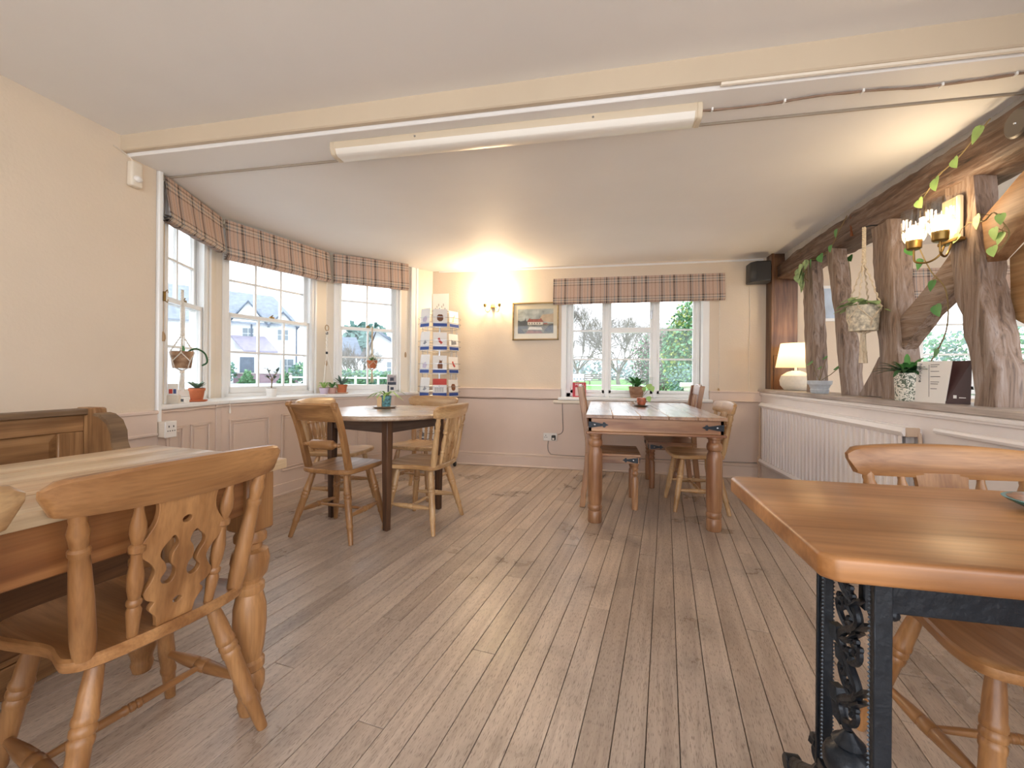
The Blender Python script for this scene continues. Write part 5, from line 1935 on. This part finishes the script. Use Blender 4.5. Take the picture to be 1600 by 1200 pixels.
for k, (px, py, lab) in enumerate(((-2.705, 3.90, 'spider plant in a pale lilac pot, left of the bay corner pair'), (-2.672, 3.985, 'spider plant in a pink pot, right of the bay corner pair'))):
    t = thing('spider_plant', lab, 'potted plant', (px, py, SZ))
    pot(t, .034, .046, .06, paint('pot_lilac' if k == 0 else 'pot_pink', '#c9b7c6' if k == 0 else '#cfa79c', .5), False)
    fronds(t, .06, 11, .17, .017, LEAFP if k == 0 else LEAF, 20 + k, .55, .75, up=1.3)
t = thing('potted_plant', 'terracotta pot of leggy stems, at left end of right bay sill', 'potted plant', (-2.60, 4.045, SZ))
MB().lathe((0, 0, 0), (0, 0, .012), [(0, .050), (.3, .060), (1, .064)], 24).build('saucer', paint('pale_saucer', '#cfae96', .7), t)
pot(t, .042, .052, .082, TERRA, True, .010)
fronds(t, .09, 12, .14, .022, paint('grey_green_leaf', '#5d7468', .5, .2), 9, .6, .25)
t = thing('hanging_planter', 'macrame hung terracotta pot in the right bay window', 'planter', (-2.44, 4.36, 0))
MB().lathe((0, 0, 1.115), (0, 0, 1.20), [(0, .038), (.05, .042), (.75, .05), (.76, .054), (1, .056)], 24).build('pot', TERRA, t)
MB().lathe((0, 0, 1.195), (0, 0, 1.199), [(0, .048), (1, .048)], 16).build('soil', SOIL, t)
macrame(t, 1.57, .057, 1.19, 1.105, ROPE, 4, 1.28, .005)
fronds(t, 1.198, 12, .11, .02, LEAF, 31, .7, .5)
t = thing('leaflet', 'dark photo leaflet leaning at the right end of the bay sill', 'leaflet', (-2.235, 4.42, SZ), R_(38))
MB().box(-.052, .052, -.003, .003, 0, .20).build('card', paint('leaflet_white', '#dcdad6', .5), t, smooth=0)
LD = paint('leaflet_dark', '#39404f', .5, .4, 40)
for (a, b) in ((.115, .188), (.0, .0)):
    if b:
        MB().box(-.046, .046, -.0036, -.003, a, b).build('photo', paint('leaflet_photo', '#a9a3a6', .5, .4, 60), t, smooth=0)
MB().box(-.046, .046, -.0038, -.003, .085, .115).build('photo', LD, t, smooth=0)
MB().box(-.02, .02, -.0042, -.0036, .13, .165).build('photo', LD, t, smooth=0)
MB().box(-.046, -.03, -.0038, -.003, .008, .08).build('photo', LD, t, smooth=0)
MB().box(-.015, .02, -.0038, -.003, .03, .06).build('photo', LD, t, smooth=0)
# round table pot
t = thing('side_plate', 'brown rimmed plate under the plant on the round table', 'plate', (-1.70, 3.24, .782))
MB().lathe((0, 0, 0), (0, 0, .012), [(0, .06), (.3, .085), (1, .10)], 28).build('plate', paint('brown_plate', '#a08468', .3, .1), t)
t = thing('potted_plant', 'spider plant in a blue patterned cup on the round table', 'potted plant', (-1.69, 3.245, .795))
cupm = paint('blue_pattern_pot', '#5d8f98', .4, .75, 60)
pot(t, .036, .044, .085, cupm, False)
MB().box(-.050, -.012, -.052, -.047, 0, .075).build('card_tag', paint('tag_card', '#d9b98f', .6), t, smooth=0)
fronds(t, .085, 14, .22, .018, LEAFP, 41, 1.0, .6, up=.8)
# back sill
t = thing('potted_cactus', 'leafy christmas cactus in a striped clay pot on the back sill', 'potted plant', (0.40, 4.985, .81))
pot(t, .062, .085, .125, wood('striped_clay', '#9a6f54', '#c9a488', 'x', .6, 1.4), False)
fronds(t, .12, 34, .27, .034, paint('cactus_green', '#4c8a4a', .45, .2), 51, .8, .5, up=1.0)
rc = thing('menu_card', 'red printed menu card standing on the back sill', 'menu card', (-0.225, 4.985, .81), R_(0))
MB().box(-.075, .075, -.003, .003, 0, .165).build('card', paint('menu_red', '#c23a44', .5, .05), rc, smooth=0)
MB().box(-.045, .058, -.0035, -.003, .012, .11).build('print', paint('menu_pink', '#e7c9c4', .5, .1), rc, smooth=0)
text_mesh('MENU', .034, PAPER, rc, Matrix.Translation((.0, -.0034, .14)) @ Matrix.Rotation(R_(90), 4, 'X'))
# teacup plant on the dining table
t = thing('saucer', 'dark saucer on the hardwood dining table', 'saucer', (.375, 4.12, .778))
MB().lathe((0, 0, 0), (0, 0, .014), [(0, .04), (.2, .05), (1, .085)], 24).build('dish', paint('grey_saucer', '#6f6a5e', .3, .2), t)
t = thing('teacup_plant', 'red and white teacup holding a round-leaved plant', 'potted plant', (.375, 4.12, .787))
MB().lathe((0, 0, 0), (0, 0, .07), [(0, .026), (.1, .034), (.6, .042), (1, .040)], 20).build('cup', paint('red_teacup', '#b5674c', .3, .5, 40), t)
MB().tube([(-.038, 0, .055), (-.062, 0, .05), (-.064, 0, .025), (-.036, 0, .016)], .005, 8).build('handle', WHITEP, t)
MB().lathe((0, 0, .064), (0, 0, .067), [(0, .037), (1, .037)], 16).build('soil', SOIL, t)
for k, (dx, dy, z, L) in enumerate(((.06, -.02, .17, .06), (.085, -.03, .15, .05), (.055, -.045, .06, .05), (.02, .02, .14, .04))):
    MB().tube([(0, 0, .065), (dx * .6, dy * .6, z * .9), (dx, dy, z)], .002, 5).build('stem', STEMB, t)
    mb = MB()
    heart(mb, (dx, dy, z + .02), (.25, 0, -1), (0, -1, .25), L)
    mb.build('leaf', LEAFP, t)
# dish on the iron-legged table
t = thing('glazed_dish', 'teal rimmed brown glazed dish on the iron-legged table', 'dish', (.925, 1.10, .785))
MB().lathe((0, 0, 0), (0, 0, .022), [(0, .035), (.15, .045), (.7, .070), (1, .078)], 32).build('bowl', paint('teal_glaze', '#3f7f80', .15, .2), t)
MB().lathe((0, 0, .016), (0, 0, .0225), [(0, .05), (1, .070)], 32).build('inner_glaze', paint('brown_glaze', '#8c5a34', .15, .6, 60), t)

# ---- things on the ledge
t = thing('ledge_plant', 'round-leaved seedling in a ribbed white pot on the ledge', 'potted plant', (1.695, 3.83, .93))
MB().lathe((0, 0, 0), (0, 0, .10), [(0, .055), (.05, .060), (.3, .064), (.35, .060), (.65, .072), (.7, .080), (1, .084)], 24).build('pot', paint('blue_white_pot', '#c8d0d8', .35, .1, 40), t)
MB().lathe((0, 0, .094), (0, 0, .098), [(0, .074), (1, .074)], 20).build('soil', SOIL, t)
for k, (dx, dy, z, L) in enumerate(((-.03, .06, .24, .06), (.03, -.04, .28, .045), (.04, -.20, .20, .055), (.0, -.02, .20, .04))):
    MB().tube([(0, 0, .095), (dx * .6, dy * .6, z * .75), (dx, dy, z)], .0025, 5).build('stem', STEMB, t)
    mb = MB()
    heart(mb, (dx, dy, z), (-.2, .6, -.2), (-.7, -.1, .7), L)
    mb.build('leaf', LEAF, t)
t = thing('strappy_plant', 'dark strappy-leaved plant in a patterned white pot on the ledge', 'potted plant', (1.685, 2.82, .93))
patt = bpy.data.materials.new('leaf_print_pot')
patt.use_nodes = True
_nt = patt.node_tree
_b = _nt.nodes['Principled BSDF']
_v = coords(_nt, (70, 70, 70), False)
_n = N(_nt, 'ShaderNodeTexNoise', Scale=1.0, Detail=1.0, Distortion=1.5)
_nt.links.new(_v, _n.inputs['Vector'])
_nt.links.new(ramp(_nt, _n.outputs[0], [(.52, lin('#e8e4d6')), (.56, lin('#5f6a58'))]), _b.inputs['Base Color'])
_b.inputs['Roughness'].default_value = .35
MB().lathe((0, 0, 0), (0, 0, .155), [(0, .050), (.03, .053), (1, .058)], 28).build('pot', patt, t)
MB().lathe((0, 0, .148), (0, 0, .152), [(0, .052), (1, .052)], 20).build('soil', SOIL, t)
fronds(t, .15, 26, .19, .030, LEAFD, 61, 1.0, .45, up=.75)
fronds(t, .15, 10, .17, .026, LEAF, 62, .6, .5, up=1.4)
# folded menu: white leaf and brown leaf
mn = thing('folded_menu', 'folded white and brown menu standing on the ledge', 'menu', (1.675, 2.60, .93))
Mw = Matrix.Translation((0, .145, 0)) @ Matrix.Rotation(R_(-80), 4, 'Z')
MB().add([(0, 0, 0), (.17, 0, 0), (.205, 0, .215), (.015, 0, .215), (0, .003, 0), (.17, .003, 0), (.205, .003, .215), (.015, .003, .215)], [(0, 1, 2, 3), (7, 6, 5, 4), (0, 4, 5, 1), (1, 5, 6, 2), (2, 6, 7, 3), (3, 7, 4, 0)], Mw).build('white_leaf', PAPER, mn, smooth=0)
Mb = Matrix.Translation(Mw @ Vector((.172, 0, 0))) @ Matrix.Rotation(R_(-42), 4, 'Z')
MB().add([(0, 0, 0), (.088, 0, 0), (.092, 0, .215), (.0, .034, .215), (0, .003, 0), (.088, .003, 0), (.092, .003, .215), (.0, .037, .215)], [(0, 1, 2, 3), (7, 6, 5, 4), (0, 4, 5, 1), (1, 5, 6, 2), (2, 6, 7, 3), (3, 7, 4, 0)], Mb).build('brown_leaf', paint('menu_brown', '#4a2f2c', .4, .15), mn, smooth=0)
INK = paint('menu_ink', '#4d4a50', .7)
RM = Mw @ Matrix.Translation((.034, -.0008, .155)) @ Matrix.Rotation(R_(90), 4, 'X') @ Matrix.Rotation(R_(-92), 4, 'Z')
text_mesh('huski one', .026, INK, mn, RM)
mb = MB().box(.083, .0842, -.0012, -.0002, .03, .198, Mw)
mb.build('rule_line', INK, mn, smooth=0)
for k, (z, w_) in enumerate(((.197, .048), (.187, .036), (.163, .046), (.136, .052), (.108, .046), (.098, .040), (.073, .034))):
    MB().box(.092, .092 + w_, -.0012, -.0002, z - .0014, z + .0014, Mw).build('text_line', INK, mn, smooth=0)
MB().box(.028, .040, -.0012, -.0002, .028, .044, Mb).build('badge', PAPER, mn, smooth=0)
MB().box(.048, .072, -.0012, -.0002, .030, .034, Mb).build('text_line', PAPER, mn, smooth=0)
# hanging basket
t = thing('hanging_planter', 'macrame hung mottled bucket of variegated leaves under the head beam', 'planter', (1.655, 3.18, 0))
mott = paint('mottled_metal', '#d2c8b2', .5, .45, 45)
MB().lathe((0, 0, 1.355), (0, 0, 1.515), [(0, .072), (.03, .076), (.9, .086), (1, .091)], 28).build('bucket', mott, t)
MB().lathe((0, 0, 1.506), (0, 0, 1.512), [(0, .083), (1, .083)], 24).build('soil', SOIL, t)
macrame(t, 2.02, .092, 1.50, 1.345, ROPE, 4, 1.80, .006)
MB().tube([(0, 0, 2.02), (.04, 0, 2.03), (.075, 0, 2.03)], .004, 6).build('hook', IRON, t)
for k, tq in enumerate((0, 1)):
    MB().tube([(0, 0, 1.36), (.008 * (1 - 2 * tq), .004, 1.28), (.012 * (1 - 2 * tq), 0, 1.15)], [.012, .010, .014], 7).build('tassel', ROPE, t)
r_ = random.Random(71)
for k in range(34):
    a = r_.uniform(0, 6.28)
    rr = r_.uniform(.04, .125)
    mb = MB()
    heart(mb, (math.cos(a) * rr, math.sin(a) * rr, 1.535 + r_.uniform(-.02, .03) - max(0, rr - .1) * 2), (math.cos(a), math.sin(a), -.5), (math.cos(a) * .6, math.sin(a) * .6, .8), r_.uniform(.045, .07))
    mb.build('leaf', LEAFV, t)


# ---- trailing pothos along the timbers
def vine(label, path, leaves, seed, mat=LEAFV, size=.06):
    t = thing('trailing_vine', label, 'vine', (0, 0, 0), 0, 'trailing vines on the timber frame')
    P = smooth_poly(path, 5, closed=False)
    MB().tube(P, .0032, 5).build('stem', STEMB, t)
    r = random.Random(seed)
    for k in range(leaves):
        q = P[int((k + .5) / leaves * (len(P) - 1))]
        off = Vector((r.uniform(-.035, -.01), r.uniform(-.05, .05), r.uniform(-.045, .03)))
        e = q + off
        pt = MB().tube([q, q.lerp(e, .6) + Vector((-.006, 0, .006)), e], .0014, 4)
        l = pt.build('leaf_stalk', STEMB, t)
        mb = MB()
        heart(mb, e, (r.uniform(-.2, .1), r.uniform(-.7, .7), -1), (-1, r.uniform(-.4, .2), .35), size * r.uniform(.75, 1.2))
        mb.build('leaf', mat, l)
    return t


vine('cluster of variegated vine leaves at the far end of the head beam', [(1.705, 4.02, 2.03), (1.70, 4.08, 1.99), (1.695, 4.12, 1.97), (1.695, 4.06, 1.95), (1.695, 4.10, 1.90), (1.70, 4.05, 1.86)], 12, 81, LEAFV, .085)
vine('vine looping up the head beam between second and third posts', [(1.70, 4.02, 2.03), (1.705, 3.86, 2.0), (1.70, 3.72, 2.02), (1.70, 3.66, 2.05), (1.705, 3.58, 2.13), (1.705, 3.48, 2.20)], 4, 82, LEAF, .065)
vine('vine climbing the head beam above the twin wall light', [(1.705, 2.74, 2.03), (1.70, 2.62, 2.10), (1.70, 2.50, 2.13), (1.70, 2.40, 2.18), (1.705, 2.33, 2.22)], 4, 83, LEAFP, .075)
vine('vine twining on the fourth post and its upper brace', [(1.715, 2.46, 1.80), (1.72, 2.38, 1.78), (1.72, 2.33, 1.80), (1.735, 2.30, 1.74), (1.74, 2.28, 1.68), (1.735, 2.33, 1.62)], 7, 84, LEAFP, .055)
vine('thin vine hanging past the twin wall light to the ledge', [(1.70, 2.80, 1.86), (1.71, 2.76, 1.74), (1.72, 2.70, 1.62), (1.72, 2.60, 1.50), (1.735, 2.62, 1.30), (1.72, 2.72, 1.12)], 5, 85, LEAF, .055)
vine('sparse vine hanging behind the second post', [(1.90, 3.86, 2.0), (1.89, 3.80, 1.80), (1.88, 3.78, 1.60), (1.88, 3.74, 1.42)], 5, 86, LEAF, .06)
t = thing('framed_print', 'pale blue framed print on the neighbouring room wall', 'picture', (2.23, 4.945, 1.62))
MB().box(-.16, .16, -.018, 0, 0, .36).build('frame', GLOSSW, t, bevel=.004)
MB().box(-.13, .13, -.020, -.018, .03, .33).build('print', paint('pale_blue_print', '#b9cbe0', .5, .15, 8), t, smooth=0)

# ================================================================== OUTSIDE
GZ = 0.20
GRASS = paint('lawn_grass', '#6fa656', 0.9, 0.25, 0.6, 40, 0.4)
TARMAC = paint('pale_tarmac', '#b9bcc0', 0.9, 0.06, 0.5)
PATHM = paint('pale_gravel', '#d2cdc6', 0.9, 0.06, 2.0)
RENDER = paint('white_render', '#e4e6e8', 0.9, 0.03, 0.5)
SLATE = paint('grey_slate', '#8d97a4', 0.8, 0.15, 3.0)
SLATED = paint('dark_slate', '#6b7787', 0.8, 0.15, 3.0)
BARK = paint('bare_bark', '#7b736c', 0.95, 0.2, 3.0)
FOL1 = paint('evergreen_leaf', '#5f8f63', 0.7, 0.35, 1.2)
FOL2 = paint('hedge_leaf', '#6f9a72', 0.7, 0.35, 1.2)
FOL3 = paint('yellow_green_leaf', '#9dad5c', 0.7, 0.3, 1.2)
FOL4 = paint('conifer_needles', '#6d8f88', 0.8, 0.25, 1.2)
TWIG = paint('brown_twigs', '#877a74', 0.95, 0.2, 3.0)
tag(MB().box(-90, -3.3, -0.7, 110, GZ - .3, GZ).build('ground_drive', TARMAC, smooth=0), 'pale tarmac drive outside the bay window', 'drive', kind='structure')
tag(MB().box(-3.3, 90, 5.22, 110, GZ - .3, GZ + .01).build('ground_lawn', GRASS, smooth=0), 'mown green lawn outside the back window', 'lawn', kind='structure')
tag(MB().box(-18, -4.6, 15.0, 21.0, GZ - .2, GZ + .02).build('ground_verge', GRASS, smooth=0), 'green verge in front of the hedge beyond the bay', 'grass', kind='structure')
tag(MB().add([(-2.9, 5.3, GZ + .02), (1.6, 5.3, GZ + .02), (-2.0, 36, GZ + .02), (-6.5, 36, GZ + .02)], [(0, 1, 2, 3)]).build('ground_path', PATHM, smooth=0), 'pale path leading away from the back window', 'path', kind='structure')
tag(MB().box(-30, 40, 35.5, 38, GZ, GZ + .03).build('ground_lane', PATHM, smooth=0), 'pale lane crossing beyond the lawn', 'lane', kind='structure')


def bare_tree(name, label, loc, H, seed, spread=.55, depth=6, thick=.14, mat=BARK, group='bare winter trees'):
    t = thing(name, label, 'tree', loc, 0, group)
    r = random.Random(seed)
    trunk = MB()
    tw = MB()
    th = H * .12
    trunk.tube([(0, 0, -.1), (.02 * H * r.uniform(-1, 1), 0, th * .5), (0, .01 * H, th)], [thick * 1.25, thick, thick * .85], 8)

    def grow(p, d, L, rad, k):
        q = p + d * L
        m = p.lerp(q, .5) + Vector((r.uniform(-1, 1), r.uniform(-1, 1), r.uniform(-.3, .6))) * L * .07
        tw.tube([p, m, q], [rad, rad * .85, rad * .65], 4 if k > 2 else 3)
        if k == 0:
            return
        n = 3 if k > 1 else 4
        for i in range(n):
            a = r.uniform(0, 6.283)
            s = spread * r.uniform(.5, 1.2)
            x = d.orthogonal().normalized()
            y = d.cross(x)
            nd = (d + (x * math.cos(a) + y * math.sin(a)) * s + Vector((0, 0, .10))).normalized()
            grow(p.lerp(q, r.uniform(.55, 1)), nd, L * r.uniform(.66, .86), rad * .62, k - 1)
    for i in range(7):
        a = i * .898 + r.uniform(-.3, .3)
        d = Vector((math.cos(a) * r.uniform(.4, 1.1), math.sin(a) * r.uniform(.4, 1.1), 1)).normalized()
        grow(Vector((0, .01 * H, th * r.uniform(.8, 1))), d, H * .24, thick * .5, depth - 1)
    trunk.build('trunk', mat, t)
    o = tw.build('branches', mat, t, smooth=0)
    o['kind'] = 'stuff'
    return t


def leafy(name, label, loc, n, size, dims, mats, seed, cat='shrub', shape='ball', trunk_h=.5, group=None):
    t = thing(name, label, cat, loc, 0, group)
    r = random.Random(seed)
    mb = MB()
    for i in range(n):
        while True:
            p = Vector((r.uniform(-1, 1), r.uniform(-1, 1), r.uniform(0, 1)))
            if shape == 'box':
                break
            if shape == 'cone':
                if math.hypot(p.x, p.y) < (1.02 - p.z) * (.75 + .25 * math.sin(p.z * 30)):
                    break
            else:
                q = Vector((p.x, p.y, (p.z - .5) * 2))
                if q.length < 1 + .25 * noise.noise(q * 3 + Vector((seed, 0, 0))) and (q.length > .45 or r.random() < .3):
                    break
        c = Vector((p.x * dims[0], p.y * dims[1], p.z * dims[2] + .02))
        if shape == 'box':
            c.z *= .92 + .12 * noise.noise(c * .9)
        d = Vector((r.uniform(-1, 1), r.uniform(-1, 1), r.uniform(-.6, 1))).normalized()
        s = d.orthogonal().normalized()
        L, w = size * r.uniform(.7, 1.3), size * .45
        mb.mat(r.randrange(len(mats)))
        mb.add([c, c + d * L * .5 + s * w, c + d * L, c + d * L * .5 - s * w], [(0, 1, 2, 3)])
    o = mb.build('foliage', mats, t, smooth=0)
    o['kind'] = 'stuff'
    MB().tube([(0, 0, -.05), (.02, 0, dims[2] * trunk_h)], [.04 + .01 * dims[2], .02], 6).build('stem', BARK, t)
    return t


def at_px(dx, z):
    """point on the ground along a bearing (tangent of the angle left of the room's long axis) at distance z"""
    return (dx * z, z, GZ)


# trees beyond the lawn
bare_tree('bare_tree', 'bare spreading tree in the middle of the lawn view', (1.7, 41, GZ), 8.5, 3, .6, 7, .17)
bare_tree('bare_tree', 'bare tall tree at the left of the lawn view', (-2.6, 52, GZ), 12, 5, .5, 7, .18)
bare_tree('bare_tree', 'distant bare tree behind the evergreen shrubs', (8.5, 58, GZ), 10, 9, .6, 7, .15)
bare_tree('bare_tree', 'thin bare tree at the far left behind the path', (-13.0, 66, GZ), 12, 12, .5, 6, .16)
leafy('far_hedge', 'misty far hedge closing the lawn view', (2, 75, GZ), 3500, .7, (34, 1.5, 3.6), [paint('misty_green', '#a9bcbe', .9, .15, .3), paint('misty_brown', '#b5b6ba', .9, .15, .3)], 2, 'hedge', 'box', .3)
leafy('evergreen_shrub', 'tall glossy evergreen shrub at the right of the back window', (2.85, 13.8, GZ), 6500, .11, (1.0, 1.0, 3.1), [FOL1, FOL1, FOL2, FOL3], 3, 'shrub', 'ball', .5, 'shrubs outside the back window')
leafy('rounded_shrub', 'low rounded shrub below the evergreen outside the window', (2.35, 11.4, GZ), 2500, .07, (.75, .6, 1.15), [FOL2, FOL4], 4, 'shrub', 'ball', .5, 'shrubs outside the back window')
leafy('thicket', 'brown twiggy thicket between lawn tree and evergreen', (2.1, 16.6, GZ), 3600, .10, (.9, .9, 2.5), [TWIG, TWIG, FOL2], 6, 'shrub', 'ball', .5, 'shrubs outside the back window')
bal = thing('stone_balustrade', 'pale stone balustrade among the shrubs outside', 'balustrade', (1.75, 9.6, GZ))
MB().box(-.1, 1.3, -.09, .09, .62, .72).build('coping', PATHM, bal, smooth=0, bevel=.015)
for k in range(4):
    MB().lathe((.05 + .36 * k, 0, -.02), (.05 + .36 * k, 0, .62), [(0, .09), (.08, .09), (.1, .05), (.35, .095), (.6, .05), (.85, .045), (.9, .08), (1, .08)], 10).build('baluster', PATHM, bal)
sg = thing('roadside_sign', 'white sign on short posts beside the lane', 'sign', (-1.75, 38.5, GZ))
MB().box(-1.0, 1.0, -.03, .03, .35, .95).build('board', RENDER, sg, smooth=0)
for x in (-.9, .9):
    MB().box(x - .05, x + .05, -.04, .04, -.05, .35).build('post', BARK, sg, smooth=0)
for k in range(6):
    MB().box(-.75 + .26 * k, -.6 + .26 * k, -.034, -.03, .45, .56).build('panel', SLATED, sg, smooth=0)
bn = thing('park_bench', 'dark wooden bench on the lawn beyond the path', 'bench', (-0.45, 33, GZ))
MB().box(-.7, .7, -.22, .22, .42, .47).build('seat', BARK, bn, smooth=0)
for k in range(3):
    MB().box(-.7, .7, .2, .24, .55 + .14 * k, .65 + .14 * k).build('back_slat', BARK, bn, smooth=0)
for x in (-.66, .66):
    for y in (-.2, .2):
        MB().box(x - .035, x + .035, y - .035, y + .035, -.02, .93 if y > 0 else .62).build('leg', BARK, bn, smooth=0)


# houses seen from the bay
def quad_roof(pts, t=.12):
    mb = MB()
    a = [Vector(p) for p in pts]
    b = [p - Vector((0, 0, t)) for p in a]
    n = len(a)
    mb.add(a + b, [tuple(range(n)), tuple(range(2 * n - 1, n - 1, -1))] + [(k, n + k, n + (k + 1) % n, (k + 1) % n) for k in range(n)])
    return mb


def window_on(parent, x, z, w, h, y):
    f = MB().box(x - w / 2, x + w / 2, y - .06, y + .02, z, z + h).build('window', paint('far_window_frame', '#cdd3d8', .5), parent, smooth=0)
    for i in range(2):
        for j in range(2):
            MB().box(x - w / 2 + .06 + i * (w / 2 - .03), x - .03 + i * (w / 2 - .03), y - .08, y - .06, z + .06 + j * (h / 2 - .03), z + h / 2 - .03 + j * (h / 2 - .03)).build('pane', paint('far_window_glass', '#77858f', .2), f, smooth=0)


D1 = 38.0
th1 = math.atan2(-.763, .646)
h1 = thing('white_house', 'white rendered house with grey slate roof and two gables', 'house', (-28.86, 32.95, GZ), R_(41.2))
MB().box(-7.0, 2.6, 0, 7, -.2, 5.2).build('wall', RENDER, h1, smooth=0)
quad_roof([(-7.3, -.35, 5.1), (2.9, -.35, 5.1), (.85, 3.5, 8.1), (-7.3, 3.5, 8.5)]).build('roof', SLATE, h1, smooth=0)
quad_roof([(2.9, -.35, 5.1), (2.9, 7.35, 5.1), (.85, 3.5, 8.1)]).build('roof', SLATE, h1, smooth=0)
quad_roof([(-7.3, 7.35, 5.1), (-7.3, 3.5, 8.5), (.85, 3.5, 8.1), (2.9, 7.35, 5.1)]).build('roof', SLATE, h1, smooth=0)
for gx, gw, gz in ((-1.1, 1.35, 6.9), (1.55, .95, 6.15)):
    MB().prism([(gx - gw, 5.0), (gx + gw, 5.0), (gx, gz)], -.25, 2.5, Matrix(((1, 0, 0, 0), (0, 0, 1, 0), (0, 1, 0, 0), (0, 0, 0, 1)))).build('gable', RENDER, h1, smooth=0)
    for s in (-1, 1):
        quad_roof([(gx, -.5, gz + .12), (gx + s * (gw + .25), -.5, 4.95), (gx + s * (gw + .25), 1.6, 4.95), (gx, 2.8, gz + .12)], .14).build('gable_roof', SLATED, h1, smooth=0)
    window_on(h1, gx, 3.7, .9, 1.0, 0)
MB().box(-1.9, .8, -2.2, 0, -.2, 2.7).build('porch_wall', RENDER, h1, smooth=0)
quad_roof([(-1.3, -2.5, 2.65), (1.1, -2.5, 2.65), (.15, 0, 4.0), (-2.35, 0, 4.0)], .15).build('porch_roof', paint('mauve_slate', '#9b97a8', .8, .1, 3), h1, smooth=0)
for x in (-2.75, .75):
    MB().tube([(x * 1.0 + 1.9, -.08, 5.0), (x + 1.9, -.08, 0)], .06, 6).build('downpipe', SLATED, h1)
window_on(h1, 1.9, .8, 1.1, 1.3, 0)
window_on(h1, -4.6, .9, 1.3, 1.3, 0)
window_on(h1, -4.6, 3.4, 1.1, 1.1, 0)
MB().box(-1.6, -.6, -2.24, -2.2, 0, 2.1).build('door', SLATED, h1, smooth=0)
h2 = thing('steep_roofed_house', 'steep slate roofed house with a white gable beyond the hedge', 'house', (-15.0, 27.6, GZ), R_(28.5))
MB().box(-3.2, 4, 0, 8, -.2, 2.0).build('wall', RENDER, h2, smooth=0)
MB().prism([(-.7, 1.9), (2.6, 1.9), (-.1, 3.75)], -.05, 8, Matrix(((1, 0, 0, 0), (0, 0, 1, 0), (0, 1, 0, 0), (0, 0, 0, 1)))).build('gable', RENDER, h2, smooth=0)
quad_roof([(-1.05, -.4, 1.8), (-.15, -.4, 3.95), (-.15, 8.4, 3.95), (-1.05, 8.4, 1.8)], .2).build('roof', SLATED, h2, smooth=0)
quad_roof([(3.0, -.4, 1.8), (-.15, -.4, 3.95), (-.15, 8.4, 3.95), (3.0, 8.4, 1.8)], .2).build('roof', SLATED, h2, smooth=0)
quad_roof([(-3.5, 1.0, 2.1), (-1.0, 1.0, 2.1), (-1.6, 4.0, 3.6), (-3.5, 4.0, 3.6)], .15).build('roof', SLATED, h2, smooth=0)
window_on(h2, 1.0, .8, .9, .9, -.02)
h3 = thing('white_cottage', 'long low white cottage roof behind the bare tree', 'house', (-26.5, 46.0, GZ), R_(30))
MB().box(-4, 6, 0, 5, -.2, 2.2).build('wall', RENDER, h3, smooth=0)
quad_roof([(-4.4, -.4, 2.1), (6.4, -.4, 2.1), (6.4, 2.5, 3.4), (-4.4, 2.5, 3.4)], .15).build('roof', SLATE, h3, smooth=0)
quad_roof([(-4.4, 5.4, 2.1), (6.4, 5.4, 2.1), (6.4, 2.5, 3.4), (-4.4, 2.5, 3.4)], .15).build('roof', SLATE, h3, smooth=0)
bare_tree('bare_tree', 'small bare tree in front of the white cottage', (-13.2, 21.9, GZ), 3.2, 21, .5, 6, .09)
leafy('conifer', 'tall misty conifer rising behind the steep roofed house', (-31.5, 54.9, GZ), 2200, .8, (3.4, 3.4, 7.6), [FOL4], 22, 'tree', 'ball', .5)
leafy('garden_hedge', 'clipped green garden hedge beyond the right bay window', (-10.6, 18.6, GZ), 3600, .14, (2.4, .5, 1.0), [FOL2, FOL4, FOL2], 23, 'hedge', 'box', .5)
fn = thing('post_rail_fence', 'white post and rail fence before the garden hedge', 'fence', (-10.6, 17.7, GZ))
for k in range(7):
    MB().box(-3.4 + k * 1.1 - .04, -3.4 + k * 1.1 + .04, -.04, .04, -.05, .75).build('post', RENDER, fn, smooth=0)
for z in (.30, .62):
    MB().box(-3.5, 3.5, -.02, .02, z, z + .07).build('rail', RENDER, fn, smooth=0)
for k, (dx, dy, s, lab, sh) in enumerate(((-2.7, -4.2, 1.0, 'loose green bush at the left of the white house', 'ball'), (-1.0, -4.4, .62, 'small clipped cone shrub left of the porch', 'cone'), (1.6, -4.4, .62, 'small clipped cone shrub right of the porch', 'cone'), (2.9, -4.7, 1.0, 'large rounded green bush at the right of the white house', 'ball'))):
    a = R_(41.2)
    px, py = -28.86 + dx * math.cos(a) - dy * math.sin(a), 32.95 + dx * math.sin(a) + dy * math.cos(a)
    leafy('garden_bush', lab, (px, py, GZ), 500, .22, (s, s, s * 1.7), [FOL1, FOL2] if sh == 'cone' else [FOL2, FOL4], 30 + k, 'shrub', sh, .5, 'bushes before the white house')
bwall = thing('brick_planter_wall', 'low mauve brick wall along the front of the white house', 'wall', (-28.86, 32.95, GZ), R_(41.2))
MB().box(-2.0, 2.6, -3.1, -2.8, -.1, .75).build('wall', paint('mauve_brick', '#a08a94', .9, .15, 4), bwall, smooth=0)
MB().box(-2.1, 2.7, -3.15, -2.75, .75, .83).build('coping', PATHM, bwall, smooth=0)
# hedge outside the neighbouring room
leafy('boundary_hedge', 'dense green hedge outside the neighbouring room window', (7.2, 9.6, GZ), 9000, .09, (3.4, .6, 1.9), [FOL2, FOL1, FOL4], 41, 'hedge', 'box', .4)
